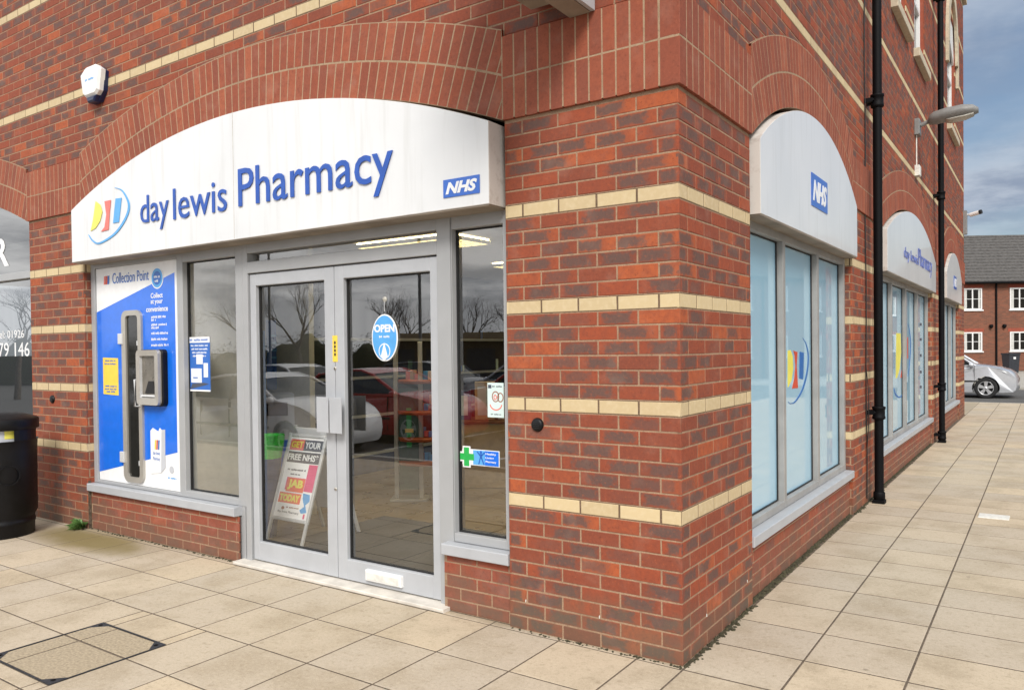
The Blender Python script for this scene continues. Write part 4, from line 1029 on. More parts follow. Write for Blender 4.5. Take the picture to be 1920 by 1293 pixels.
def weed(x, y, n, s, lab):
    t = thing('weed', lab, 'weed', (x, y, 0)); R = random.Random(int(x*100)); m = MB()
    for i in range(n):
        a = R.uniform(pi, 2*pi); L = R.uniform(.05, .15)*s; w = L*.10; el = R.uniform(.3, 1.2); d = Vector((cos(a)*cos(el), sin(a)*cos(el), sin(el))); sd = Vector((-sin(a), cos(a), 0)); p = Vector((x, y, 0))
        q1 = p+d*L*.5+Vector((0,0,.01)); q2 = p+d*L+Vector((0,0,-.25*L))
        m.add([p-sd*w*.3, p+sd*w*.3, q1+sd*w, q2, q1-sd*w], [(0,1,2,3,4)], 'leaf')
    part('leaves', m, t)
gx, gy = GP(155, 990); weed(gx, -.02, 44, 1.15, 'small green weed growing at foot of brick wall by the left window')
m = MB(); R = random.Random(77)
for px, py in ((986, 1124), (1124, 1154)):
    u, v = FP(px, py, 0)
    for k in range(3): m.lathe((0,0,0), [(0,.003),(.003,.002),(.0035,0)], 'cover_white', 6, axis=Fr(F0(u+R.uniform(-.001,.001), v-.005*k, .0), (1,0,0),(0,0,1),(0,-1,0)))
for px, py in ((1325, 1151), (1401, 1087)):
    u, v = SP(px, py, 0)
    for k in range(3): m.lathe((0,0,0), [(0,.003),(.003,.002),(.0035,0)], 'cover_white', 6, axis=Fr(S0(u+R.uniform(-.001,.001), v-.005*k, .0), (0,1,0),(0,0,1),(1,0,0)))
part('mortar_drip', m, bld)
# dirt and moss gathered along the foot of the side wall
mm = MB(); R = random.Random(21)
for y0, y1, x, dens in ((1.12, 4.0, -.028, 900), (1.1, 2.2, -.028, 500), (4.05, 5.5, .002, 160), (5.6, 10.0, -.028, 700), (0.0, 1.08, .003, 160)):
    for i in range(dens):
        y = R.uniform(y0, y1); r = R.uniform(.004, .016); h = r*R.uniform(.4, 1.1); xx = x+abs(R.gauss(0, .014))
        mm.lathe((xx, y, 0), [(r, -.002), (r*.8, h*.6), (0, h)], 'moss', 5)
for i in range(90):
    xx = R.uniform(-1.0, 0); r = R.uniform(.003, .009); mm.lathe((xx, -.004-R.uniform(0, .02), 0), [(r, -.002), (r*.8, r*.5), (0, r*.8)], 'moss', 5)
for i in range(120):
    xx = R.uniform(-5.5, -3.5); r = R.uniform(.003, .010); mm.lathe((xx, .028-R.uniform(0, .03), 0), [(r, -.002), (r*.8, r*.5), (0, r*.8)], 'moss', 5)
tag(link('moss', mm), 'dark moss and grit gathered along the foot of the brick walls', 'moss', kind='stuff')
# ---------------------------------------------------------------- shop interior
t = thing('floor_mat', 'dark grey entrance mat on shop floor inside the glass doors', 'mat', (-2.5, .9, 0)); m = MB()
for i in range(4):
    for j in range(3): m.box(WORLD, -3.6+.62*i, -3.6+.62*i+.615, .16+.52*j, .16+.52*j+.515, .006, .014, 'mat_grey')
part('mat_tile', m, t)

fx, fy = GP(567, 1028, .006)
t = thing('pavement_sign', 'leaning A-board with pink and orange jab poster standing inside the left glass door', 'pavement sign', (fx-.21, fy, 0))
th = radians(18); V_ = (0, sin(th), cos(th)); AB = Fr((fx, fy, .006), (1,0,0), V_, (0, -cos(th), sin(th)))
m = MB(); bw = .455; y0, y1 = .185, .895
for a, b, c, d in ((-bw, -bw+.028, y0, y1), (-.028, 0, y0, y1), (-bw+.028, -.028, y0, y0+.028), (-bw+.028, -.028, y1-.028, y1)): m.box(AB, a, b, c, d, -.012, .008, 'steel_light', .004)
m.box(AB, -bw+.02, -.02, y0+.02, y1-.02, -.010, -.004, 'paper_white'); part('frame', m, t)
m = MB(); m.box(AB, -bw+.005, -bw+.03, 0, y0, -.012, .006, 'steel_light', .002); part('leg', m, t)
m = MB(); m.box(AB, -.03, -.005, 0, y0, -.012, .006, 'steel_light', .002); part('leg', m, t)
BB = Fr((fx, fy+.62, .006), (1,0,0), (0, -sin(th), cos(th)), (0, cos(th), sin(th))); m = MB(); m.box(BB, -bw, -bw+.025, 0, .96, -.01, .01, 'steel_light', .002); m.box(BB, -.025, 0, 0, .96, -.01, .01, 'steel_light', .002); m.box(BB, -bw+.025, -.025, .2, .94, -.006, .006, 'white_vinyl'); part('back_panel', m, t)
m = MB(); a, b, c, d = -bw+.035, -.035, y0+.035, y1-.035; w = b-a; h = d-c; nn = -.0035
def R4(x0, y0_, x1, y1_, mat, k=0): m.rect(AB, a+x0*w, c+y0_*h, a+x1*w, c+y1_*h, nn+.0012*k, mat, .001)
def T4(s, x0, y0_, x1, y1_, mat, k=1, bold=.03): text(m, AB, s, a+x0*w, a+x1*w, c+y0_*h, c+y1_*h, nn+.0012*k, mat, .0008, bold)
R4(.0,.84,.44,.98,'coral'); R4(.44,.84,1,.98,'slate'); T4('GET',.04,.87,.41,.955,'yellow'); T4('YOUR',.47,.87,.96,.955,'white_vinyl')
R4(.0,.68,1,.82,'slate'); T4('FREE NHS*',.02,.71,.96,.795,'white_vinyl')
greek(m, AB, a+.1*w, a+.66*w, c+.575*h, c+.60*h, nn+.0012, 'slate'); greek(m, AB, a+.22*w, a+.52*w, c+.52*h, c+.54*h, nn+.0012, 'slate', 5)
R4(.73,.33,1,.67,'pink'); R4(.14,.33,.72,.49,'pink'); R4(.18,.31,.72,.485,'orange_red',1); T4('JAB',.22,.335,.68,.465,'yellow',2,.05)
R4(.02,.165,.70,.295,'orange_red'); T4('TODAY',.05,.185,.67,.275,'yellow',1,.05)
m.plate(AB, [(a+x*w, c+y_*h) for x, y_ in ((.74,.31),(.95,.30),(.98,.22),(.88,.17),(.96,.08),(.80,.06),(.74,.10),(.86,.15),(.80,.20),(.76,.24))], nn, 'logo_sky', .001)
m.plate(AB, ell(a+.22*w, c+.10*h, .018, .014, 10), nn, 'brown_print', .001); R4(.88,.0,.93,.06,'pink')
greek(m, AB, a+.32*w, a+.74*w, c+.105*h, c+.125*h, nn+.0012, 'brown_print'); T4('day lewis Pharmacy',.08,.035,.74,.07,'slate',1,0)
part('poster', m, t)
# kiosk behind the door glass
def at(px, py, z): 
    d = ray(px, py); k = (z-CAMP.z)/d.z; return CAMP+d*k
def atT(px, t): d = ray(px, 640); q = CAMP+d*t; return q.x, q.y
kx, ky = atT(520, 7.4)
t = thing('kiosk', 'blue and white self-service kiosk inside the shop behind the left glass door', 'kiosk', (kx, ky, 0)); KF = Fr((kx, ky, 0), (.826, .564, 0))
m = MB(); m.box(KF, -.17, .17, 0, 1.15, -.30, 0, 'sign_white', .02); m.prism(KF, [(-.17,1.15),(.20,1.15),(.24,.95),(.17,.80)], -.25, -.02, 'sign_white'); part('body', m, t)
m = MB(); m.box(KF, -.15, .15, 1.17, 1.84, -.2, -.14, 'poster_blue', .006)
for i in range(5): m.rect(KF, -.10, 1.68-.07*i, .08-.02*(i%2), 1.70-.07*i, -.139, 'logo_sky')
part('header_board', m, t); m = MB(); m.box(KF, -.11, .09, .93, 1.06, .0, .01, 'gasket', .004); m.box(KF, -.14, .14, .1, .7, .0, .006, 'panel_blue', .003); part('screen', m, t)
kx, ky = atT(432, 6.6)
t = thing('display_board', 'tall blue display board beside the pale wall, seen through the left window pane', 'display board', (kx, ky, 0)); KF = Fr((kx, ky, 0), (.826, .564, 0))
m = MB(); m.box(KF, -.11, .20, .0, 1.72, -.3, 0, 'poster_blue', .01); part('board', m, t); m = MB(); m.plate(KF, ell(.08, 1.62, .12, .12), .001, 'navy', .003); m.plate(KF, [(.0,1.2),(.12,1.15),(.14,1.45),(.02,1.42)], .001, 'yellow', .003); m.box(KF, -.08, .06, .98, 1.03, .001, .01, 'gasket'); m.box(KF, .0, .18, .2, .62, .001, .004, 'white_vinyl'); part('print', m, t)
m = MB(); m.box(WORLD, -4.22, -4.15, .14, .62, 0, 2.6, 'plaster'); m.box(WORLD, -5.5, -4.22, 1.4, 1.46, 0, 2.6, 'plaster'); part('inner_wall', m, bld)
# carrier bag rack (bright green)
q = at(505, 905, .45); t = thing('basket', 'bright green mesh basket beside the A-board in the shop', 'basket', (q.x, q.y, 0)); m = MB()
m.lathe((q.x, q.y, 0), [(.10,.66),(.12,.76),(.13,.85)], 'bright_green', 14); m.lathe((q.x, q.y, 0), [(.05,0),(.07,.2),(.10,.66)], 'navy', 14); part('mesh_body', m, t)
# display stand
sx, sy = GP(768, 938, .006)
t = thing('display_stand', 'white and green freestanding display with round orange shelves behind the right glass door', 'display stand', (sx, sy, 0)); DFm = Fr((sx, sy, 0), (.826, .564, 0))
m = MB(); m.box(DFm, -.19, .19, .006, .03, -.2, .06, 'acrylic', .004); part('base', m, t)
for s_ in (-1, 1):
    m = MB(); m.box(DFm, s_*.125-.022, s_*.125+.022, .03, 1.62, -.02, .02, 'acrylic', .005); part('post', m, t)
m = MB(); m.box(DFm, -.10, .10, .12, 1.15, -.01, .005, 'dark_green', .002); m.rect(DFm, -.02, .55, .03, .95, .006, 'green'); m.rect(DFm, -.035, .7, .05, .74, .0078, 'amber'); part('panel', m, t)
for z in (.38, .62, .89, 1.2):
    m = MB(); m.lathe((sx+.08, sy-.0+.12, z), [(0, 0), (.24, 0), (.25, .02), (.25, .035), (0, .03)], 'orange_shelf', 24); 
    R = random.Random(int(z*100))
    for i in range(6): m.box(WORLD, sx+.08-.2+.06*i, sx+.08-.2+.06*i+.045, sy+.1, sy+.15, z+.035, z+.035+R.uniform(.05,.1), R.choice(['white_vinyl','coral','open_blue','card']), .002)
    part('shelf', m, t)
# wall shelving and counters
def shelving(o, U, L, H, lab, base='navy', levels=4):
    t = thing('shelf_unit', lab, 'shelves', o); G_ = Fr(o, U); R = random.Random(int(L*31+o[1]*7))
    m = MB(); m.box(G_, 0, L, .0, .22, -.4, 0, base); m.box(G_, 0, L, .22, H, -.4, -.36, 'shelf_dark'); 
    for i in range(int(L/1.0)+1): m.box(G_, min(i*1.0, L-.03), min(i*1.0, L-.03)+.03, .22, H, -.36, -.1, 'shelf_dark')
    part('carcass', m, t)
    for k in range(levels):
        z = .24+(H-.24)*k/levels; m = MB(); m.box(G_, 0, L, z, z+.02, -.36, -.02, 'shelf_dark'); m.box(G_, 0, L, z-.015, z+.02, -.02, -.01, 'pale_grey_print'); part('shelf', m, t)
        m = MB(); u = .03
        while u < L-.1:
            w = R.uniform(.04, .11); h = R.uniform(.08, .2); m.box(G_, u, u+w, z+.021, z+.021+h, -.2, -.2+R.uniform(.08,.16), R.choice(['white_vinyl','navy','poster_blue','coral','card','mint','dark_green','slate','pale_grey_print','brown_print']), .002); u += w+R.uniform(.004, .04)
        p_ = part('products', m, t); p_['kind'] = 'stuff'
    return t
shelving((-5.55, 1.9, 0), (0,1,0), 5.5, 2.15, 'long dark shelving with small packets along the left inner wall of the shop')
shelving((-4.9, 5.6, 0), (1,0,0), 2.6, 1.45, 'low dark shelf unit with packets in the middle of the shop floor')
t = thing('counter', 'pale wooden counter with boxes seen through the narrow window', 'counter', (-3.3, 5.0, 0)); m = MB()
cx_, cy_ = atT(905, 8.6); CF = Fr((cx_, cy_, 0), (.826,.564,0)); m.box(CF, -.5, .9, 0, .72, -.5, 0, 'card', .01); m.box(CF, -.5, .9, .72, .75, -.5, .02, 'timber', .004); t.location = (cx_, cy_, 0); part('counter_body', m, t)
for i, (u_, w_, h_, c_) in enumerate(((-.35,.2,.32,'navy'), (-.1,.22,.42,'card'), (.16,.2,.36,'acrylic'), (.4,.18,.25,'card'))):
    m = MB(); m.box(CF, u_, u_+w_, .751, .751+h_, -.3, -.12, c_, .004); m.rect(CF, u_+.03, .80, u_+w_-.03, .751+h_-.05, -.119, 'pale_grey_print'); o_ = link('display_box', m)
    tag(o_, ('dark blue leaflet box at left end of the shop counter', 'tall brown card box on the shop counter', 'pale leaflet holder in middle of the shop counter', 'small brown card box at right end of the shop counter')[i], 'box', 'boxes on the counter')
t = thing('shop_counter', 'long white pharmacy counter across the back of the shop', 'counter', (-3.5, 8.2, 0)); m = MB(); m.box(WORLD, -5.4, -.6, 8.0, 8.6, 0, 1.0, 'interior_dark', .01); m.box(WORLD, -5.42, -.58, 7.97, 8.62, 1.0, 1.04, 'sign_white', .004); m.box(WORLD, -5.0, -1.0, 8.94, 8.99, 1.3, 2.3, 'poster_blue'); part('counter_body', m, t)
# ceiling lights
k_ = 0
for X_, Y_ in ((-3.6, 2.3), (-1.7, 2.3), (-3.6, 4.6), (-1.7, 4.6), (-3.6, 7.0), (-1.7, 7.0)):
    t = thing('ceiling_light', ('louvred ceiling light nearest the doors, left one', 'louvred ceiling light nearest the doors, right one', 'louvred ceiling light halfway back, left one', 'louvred ceiling light halfway back, right one', 'louvred ceiling light at the back, left one', 'louvred ceiling light at the back, right one')[k_], 'ceiling light', (X_, Y_, 2.59), group='shop ceiling lights'); k_ += 1
    m = MB(); m.box(WORLD, X_-.6, X_+.6, Y_-.29, Y_+.29, 2.585, 2.598, 'lamp_on'); part('lamp', m, t); m = MB()
    for i in range(13): m.box(WORLD, X_-.61+.1*i, X_-.6+.1*i, Y_-.29, Y_+.29, 2.55, 2.584, 'louvre')
    for y_ in (-.30, -.15, 0, .15, .29): m.box(WORLD, X_-.61, X_+.62, Y_+y_, Y_+y_+.01, 2.549, 2.583, 'louvre')
    part('louvre', m, t)
# ---------------------------------------------------------------- vehicles
def make_car(paint, label, loc, rz, group=None, kind='hatch', cat='car', L=4.1, Wd=1.74, H=1.46):
    t = thing('parked_car', label, cat, loc, rz, group)
    Fc = lambda y: Fr((0, y, 0), (1,0,0), (0,0,1), (0,-1,0))
    hw = Wd/2; xf, xr = L/2, -L/2; wf_, wr_ = xf-.78, xr+.72; rw = .31
    top = ([(xr+.03,.50),(xr,.72),(xr+.06,.92),(xr+.14,1.0)] if kind == 'hatch' else [(xr+.02,.52),(xr,.75),(xr+.05,.94),(xr+.45,1.0)])
    top += [(-.6,.98),(.3,.975),(wf_-.30,.985),(wf_+.05,.945),(wf_+.35,.885),(xf-.22,.80),(xf-.09,.70),(xf-.02,.58),(xf,.42),(xf-.03,.26),(xf-.10,.20)]
    def arch(cx, r): return [(cx+r*cos(a), .30+r*sin(a)) for a in [pi*i/12-.28 for i in range(0, 13)] if .30+r*sin(a) > .17] 
    def archpts(cx, r): 
        a0 = -math.asin(.12/r); return [(cx+r*cos(a0+(pi-2*a0)*i/14), .30+r*sin(a0+(pi-2*a0)*i/14)) for i in range(15)]
    bottom = [(xf-.10,.19)]+[(wf_+.36+.02,.18)]+archpts(wf_, .355)+[(wf_-.38,.18),(wr_+.38,.18)]+archpts(wr_, .355)+[(wr_-.38,.19),(xr+.05,.24)]
    prof = top+bottom
    def hwid(x, z):       # plan taper and tumblehome of the lower body
        k = 1-.13*max(0, (abs(x)-L*.32)/(L*.18))**2
        return hw*k*(1-.05*max(0, (z-.55)/.45)-.04*max(0, (.40-z)/.2))
    m = MB(); n = len(prof); vs = []; rings = []
    for s_, sh in ((-1,0), (-.93,.012), (-.7,.028), (0,.045), (.7,.028), (.93,.012), (1,0)):
        r_ = []
        for x, z in prof:
            zz = z+(sh*1.1 if z > .6 else 0); ex = x+(sh*1.6 if x > xf-.4 else (-sh*1.2 if x < xr+.3 else 0)); r_.append((ex, s_*hwid(x, z), zz))
        rings.append(r_)
    vs = [p for r_ in rings for p in r_]; fs = []
    for i in range(len(rings)-1):
        for j in range(n): k = (j+1) % n; fs.append((i*n+j, i*n+k, (i+1)*n+k, (i+1)*n+j))
    m.add(vs, fs, paint, True); m.add([vs[j] for j in range(n)], [tuple(range(n-1,-1,-1))], paint); m.add([vs[(len(rings)-1)*n+j] for j in range(n)], [tuple(range(n))], paint)
    body = part('body', m, t, True)
    # greenhouse: glass block with roof panel and pillars
    if kind == 'hatch': g0 = [(xr+.16,.97),(wf_-.26,.97)]; r0 = [(xr+.42,H-.07),(-.55,H),(.05,H-.01),(.42,H-.09)]; 
    else: g0 = [(xr+.55,.97),(wf_-.26,.97)]; r0 = [(xr+1.15,H-.10),(-.45,H-.01),(.05,H),(.42,H-.09)]
    bp_ = [(g0[0][0], .95), (g0[1][0], .96)]; outline = bp_+r0[::-1]
    m = MB(); N = len(outline); rg = []
    for s_ in (-1, -.85, 0, .85, 1):
        rg.append([(x+(.03*(1-abs(s_)) if x > 0 else 0), s_*(hw*.93 if z < 1.0 else hw*.74), z+(.03*(1-s_*s_) if z > 1.2 else 0)) for x, z in outline])
    vs = [p for r_ in rg for p in r_]; fs = [(i*N+j, i*N+(j+1)%N, (i+1)*N+(j+1)%N, (i+1)*N+j) for i in range(4) for j in range(N)]
    m.add(vs, fs, 'car_glass', False); m.add([vs[j] for j in range(N)], [tuple(range(N-1,-1,-1))], 'car_glass'); m.add([vs[4*N+j] for j in range(N)], [tuple(range(N))], 'car_glass'); part('windows', m, t, True)
    m = MB()
    roof = [[(x, s_*hw*.75, z+.012+.03*(1-s_*s_)) for x, z in r0[0:4]] for s_ in (-1.0, -.85, 0, .85, 1.0)]
    vs = [p for r_ in roof for p in r_]; fs = [(i*4+j, i*4+j+1, (i+1)*4+j+1, (i+1)*4+j) for i in range(4) for j in range(3)]; m.add(vs, fs, paint, True)
    part('roof', m, t, True)
    m = MB()
    for s_ in (-1, 1):
        def P3(x, z): f_ = (z-.95)/(H-.95); return (x, s_*(hw*.935*(1-f_)+hw*.755*f_)+s_*.004, z)
        for (xa, za), (xb, zb) in (((g0[1][0], .96), (r0[3][0], r0[3][1])), ((g0[0][0], .95), (r0[0][0], r0[0][1])), ((-.12,.95), (-.20,H-.01)), ((r0[0][0], r0[0][1]), (r0[1][0], r0[1][1])), ((r0[1][0], r0[1][1]), (r0[2][0], r0[2][1])), ((r0[2][0], r0[2][1]), (r0[3][0], r0[3][1]))):
            m.tube([P3(xa, za), P3(xb, zb)], .034 if za < 1 else .026, paint if not (xa == -.12) else 'gasket', 8)
    part('pillar', m, t, True)
    m = MB()
    for s_ in (-1, 1):
        Fd = Fr((0, s_*hw*.965, 0), (1,0,0) if s_ < 0 else (-1,0,0)); q = 1 if s_ < 0 else -1
        m.box(Fd, min(q*-1.2, q*1.05), max(q*-1.2, q*1.05), .48, .53, .0, .035, 'gasket', .008)
        for x in (-.98, -.10, .98): m.box(Fd, q*x-.003, q*x+.003, .28, .93, -.02, .036 if abs(x) < .5 else .03, 'gasket')
        m.box(Fd, q*-.05-.08, q*-.05+.08, .80, .83, .0, .055, paint, .006)
    part('trim', m, t, True)
    for s_ in (-1, 1):
        m = MB(); m.lathe((0,0,0), [(0,.12),(.05,.115),(.075,.07),(.06,0)], paint, 12, axis=Fr((wf_-.42, s_*(hw+.02), .99), (0,1,0), (0,0,1), (1,0,0))); part('wing_mirror', m, t, True)
        m = MB(); NU, NV = 12, 8; cx_, cy_, cz_ = xf-.25, s_*hw*.80, .755; vs = []
        for a in range(NV+1):
            for b in range(NU):
                th, ph = pi*a/NV, 2*pi*b/NU; dx, dy, dz = .17*cos(th), .10*sin(th)*cos(ph), .065*sin(th)*sin(ph)
                vs.append((cx_+dx*.9-abs(dy)*.0, cy_+dy-s_*dx*.38, cz_+dz-dx*.38))
        m.add(vs, [(a*NU+b, a*NU+(b+1)%NU, (a+1)*NU+(b+1)%NU, (a+1)*NU+b) for a in range(NV) for b in range(NU)], 'headlight', True)
        part('headlight', m, t, True)
    m = MB(); m.box(Fr((xf-.02, 0, 0), (0,1,0)), -.42, .42, .42, .52, 0, .035, 'gasket', .01); m.box(Fr((xf-.02, 0, 0), (0,1,0)), -.52, .52, .25, .34, 0, .03, 'gasket', .01); part('grille', m, t, True)
    for wx in (wf_, wr_):
        for s_ in (-1, 1):
            ax = Fr((wx, s_*(hw-.20), .305), (1,0,0), (0,0,1), (0,s_,0))
            w = part('wheel', (lambda q: (q.lathe((0,0,0), [(.0,.03),(.30,.03),(.30,.10)], 'gasket', 28, axis=ax), q)[1])(MB()), t, True)
            m = MB(); m.lathe((0,0,0), [(.205,.185),(.225,.20),(.275,.20),(.300,.185),(.305,.15),(.305,.02),(.2,.0)], 'tyre', 36, axis=ax); part('tyre', m, w, True)
            m = MB(); m.lathe((0,0,0), [(.185,.155),(.190,.180),(.205,.187),(.208,.18)], 'rim', 36, axis=ax); m.lathe((0,0,0), [(0,.178),(.045,.175),(.05,.16)], 'rim', 18, axis=ax); m.lathe((0,0,0), [(0,.10),(.19,.10)], 'gasket', 24, axis=ax)
            for i in range(5):
                a = 2*pi*i/5+.3; d_ = (cos(a), sin(a)); p_ = (-sin(a), cos(a))
                m.prism(ax, [(d_[0]*.03+p_[0]*.03, d_[1]*.03+p_[1]*.03), (d_[0]*.03-p_[0]*.03, d_[1]*.03-p_[1]*.03), (d_[0]*.19-p_[0]*.055, d_[1]*.19-p_[1]*.055), (d_[0]*.19+p_[0]*.055, d_[1]*.19+p_[1]*.055)], .15, .175, 'rim', .004)
            part('rim', m, w, True)
    return t
ZC = -.10
make_car('car_silver', 'silver hatchback parked across the end of the pavement, nose to the right', (-1.30, 24.35, ZC), 0)
make_car('car_white', 'white hatchback parked in front of the shop, reflected in the doors', (-11.0, -6.1, -.32), radians(0), 'cars in the car park', 'saloon', L=4.5, H=1.42)
make_car('car_red', 'red saloon car in the second row of the car park', (-10.3, -8.45, -.32), radians(0), 'cars in the car park', 'saloon', L=4.6, H=1.45)
make_car('car_red', 'red hatchback facing left in the car park', (-8.0, -11.3, -.32), pi, 'cars in the car park')
make_car('car_silver', 'silver car behind the red hatchback', (-10.9, -15.2, -.32), pi, 'cars in the car park')
make_car('car_dark', 'dark blue car at the left of the back row', (-14.5, -15.4, -.32), 0, 'cars in the car park')
make_car('car_white', 'white hatchback at the back row', (-16.5, -11.4, -.32), 0, 'cars in the car park')
make_car('car_silver', 'silver hatchback parked on the far left', (-16.2, -6.2, -.32), radians(0), 'cars in the car park')
make_car('car_silver', 'silver hatchback parked beyond the neighbouring shop, reflected in its window', (-23.5, -3.9, -.32), 0, 'cars in the car park')
make_car('car_silver', 'silver hatchback parked in the side street facing the shop side', (13.5, 9.5, -.32), pi/2, 'cars in the side street')
make_car('car_white', 'white hatchback parked in the side street', (13.5, 17.0, -.32), pi/2, 'cars in the side street')
# ---------------------------------------------------------------- houses
def housebrick():
    k = NM('house_brick'); o = k.obj(); mp = k.n.new('ShaderNodeMapping'); k.l.new(o, mp.inputs[0]); mp.inputs['Rotation'].default_value = (radians(90), 0, 0)
    b = k.n.new('ShaderNodeTexBrick'); k.l.new(mp.outputs[0], b.inputs['Vector'])
    b.inputs['Scale'].default_value = 1; b.inputs['Brick Width'].default_value = .225; b.inputs['Row Height'].default_value = .075; b.inputs['Mortar Size'].default_value = .006
    b.inputs['Color1'].default_value = (.27,.10,.06,1); b.inputs['Color2'].default_value = (.17,.075,.05,1); b.inputs['Mortar'].default_value = (.20,.14,.10,1)
    c = k.mix(k.math('MULTIPLY', k.noise(3, 4, o), .4), b.outputs[0], (.13,.06,.045)); k.base(c, .9, 0, .2); M['house_brick'] = k.m
housebrick()
simple('lintel_brick', (.30,.07,.04), .85, var=.15, scale=6)
def house(loc, rz, label, units, group=None, dep=8.0):
    t = thing('terrace_house', label, 'house', loc, rz, group); Fh = Fr((0,0,0), (1,0,0)); U0, U1 = units[0]-.2, units[-1]+.2
    m = MB(); m.box(Fh, U0, U1, 0, 4.94, -dep, 0, 'house_brick')
    for x in (U0, U1): m.prism(Fr((x, 0, 0), (0,1,0), (0,0,1), (1,0,0)), [(0,4.94),(dep,4.94),(dep/2,7.8)], -.0 if x == U0 else -.02, .02, 'house_brick')
    part('wall', m, t, True)
    m = MB(); N = 15; run = dep/2+.25; rise = 2.98; z0 = 4.90
    for i in range(N):
        y0 = -.28+run*i/N; y1 = -.28+run*(i+1)/N; a0 = z0+rise*i/N; a1 = z0+rise*(i+1)/N
        m.add([(U0-.1, y0-.012, a0-.06), (U1+.1, y0-.012, a0-.06), (U1+.1, y0-.012, a0+.055), (U0-.1, y0-.012, a0+.055), (U1+.1, y1, a1), (U0-.1, y1, a1)], [(0,1,2,3), (3,2,4,5)], 'roof_tile')
    m.add([(U0-.1, dep+.25, z0), (U1+.1, dep+.25, z0), (U1+.1, dep/2, z0+rise), (U0-.1, dep/2, z0+rise)], [(0,1,2,3)], 'roof_tile')
    m.tube([(U0-.1, dep/2, z0+rise), (U1+.1, dep/2, z0+rise)], .12, 'roof_tile', 10)
    part('roof', m, t, True)
    m = MB(); m.tube([(U0, -.34, 4.84), (U1, -.34, 4.84)], .06, 'black_iron', 8); part('gutter', m, t, True)
    for x in units[1:-1]:
        m = MB(); m.tube([(x, -.06, 0), (x, -.06, 4.8)], .05, 'black_iron', 8); part('drainpipe', m, t, True)
    for a, b in zip(units, units[1:]):
        c_ = (a+b)/2; n_ = max(2, round((b-a)/2.55))
        for i in range(n_):
            x = (a+1.28 + i*2.55) if n_ > 1 else c_
            if x > b-.5: continue
            for z1, z2 in ((1.10, 2.15), (3.38, 4.56)):
                if z1 < 2 and i % 4 == 2: z1, dw = .05, True
                else: dw = False
                w2 = .52; m = MB(); 
                for q in ((x-w2, x-w2+.07, z1, z2), (x+w2-.07, x+w2, z1, z2), (x-w2+.07, x+w2-.07, z1, z1+.07), (x-w2+.07, x+w2-.07, z2-.07, z2), (x-.035, x+.035, z1+.07, z2-.07)): m.box(Fh, *q, -.03, .03, 'upvc')
                m.box(Fh, x-w2+.07, x-.035, (z1+z2)/2-.012, (z1+z2)/2+.012, .0, .015, 'upvc'); m.box(Fh, x+.035, x+w2-.07, (z1+z2)/2-.012, (z1+z2)/2+.012, .0, .015, 'upvc')
                wd = part('window' if not dw else 'door', m, t, True)
                g_ = MB(); g_.box(Fh, x-w2+.06, x+w2-.06, z1+.06, z2-.06, -.02, .006, 'dark_glass'); g_.box(Fh, x-w2+.09, x-w2+.22, z1+.08, z2-.08, .0065, .008, 'curtain'); g_.box(Fh, x+w2-.20, x+w2-.09, z1+.08, z2-.08, .0065, .008, 'curtain'); part('pane', g_, wd, True)
                s_ = MB(); s_.box(Fh, x-w2-.06, x+w2+.06, z1-.07, z1-.002, .0, .07, 'upvc'); part('sill', s_, wd, True); s_ = MB(); s_.box(Fh, x-w2-.1, x+w2+.1, z2+.002, z2+.20, .0, .012, 'lintel_brick'); part('lintel', s_, wd, True)
    return t
hx, hy = CAMP.x+ray(1867, 600).x*43, CAMP.y+ray(1867, 600).y*43
def house_offsets(): pass
hh = house((hx, hy, 0), radians(33), 'brick terrace houses with grey tiled roof across the road at the end', [-10.2, -5.1, 0, 5.1, 10.2])
t2 = house((9.5, 34, -.12), radians(-66), 'brick terrace houses across the side street, reflected in the frosted windows', [-10.2, -5.1, 0, 5.1, 10.2, 15.3, 20.4])
for lab, x in (('left of the two small black lamps beside the drainpipe on the terrace', -.30), ('right of the two small black lamps beside the drainpipe on the terrace', .42)):
    c = Vector((hx, hy, 0))+Vector((cos(radians(33)), sin(radians(33)), 0))*x; t = thing('porch_lamp', lab, 'lamp', (c.x, c.y, 2.45), radians(33)); m = MB(); m.lathe((0, -.10, 0), [(0, .12), (.09, .10), (.10, 0), (.05, -.1), (0, -.1)], 'black_iron', 12); m.box(Fr((0,0,0), (1,0,0)), -.03, .03, -.03, .03, 0, .1, 'black_iron'); part('lantern', m, t, True)
# wheelie bin in front of the terrace
q = CAMP+ray(1894.5, 640)*40.5
t = thing('wheelie_bin', 'dark grey wheelie bin standing against the terrace house', 'wheelie bin', (q.x, q.y, -.05), radians(33)); Fw = Fr((0,-.3,0), (1,0,0)); m = MB()
m.add([(-.24,-.28,.04),(.24,-.28,.04),(.24,.22,.04),(-.24,.22,.04),(-.27,-.36,.98),(.27,-.36,.98),(.27,.32,.98),(-.27,.32,.98)], [(3,2,1,0),(4,5,6,7),(0,1,5,4),(1,2,6,5),(2,3,7,6),(3,0,4,7)], 'bin_grey'); part('body', m, t, True)
m = MB(); m.box(Fr((0,0,0), (1,0,0)), -.29, .29, .98, 1.06, -.36, .40, 'bin_grey', .02); part('lid', m, t, True)
for s_ in (-1, 1): m = MB(); m.lathe((0,0,0), [(0,.03),(.10,.03),(.10,-.03),(0,-.03)], 'tyre', 16, axis=Fr((s_*.25, .26, .10), (0,1,0), (0,0,1), (1,0,0))); part('wheel', m, t, True)
m = MB(); m.box(Fr((0,0,0), (1,0,0)), -.06, .06, .75, .86, .345, .36, 'white_vinyl'); part('label_plate', m, t, True)
# far pavement in front of the terrace
g = MB(); g.box(WORLD, -40, 40, 29, 80, -.33, -.02, 'concrete'); tag(link('far_pavement', g), kind='structure')
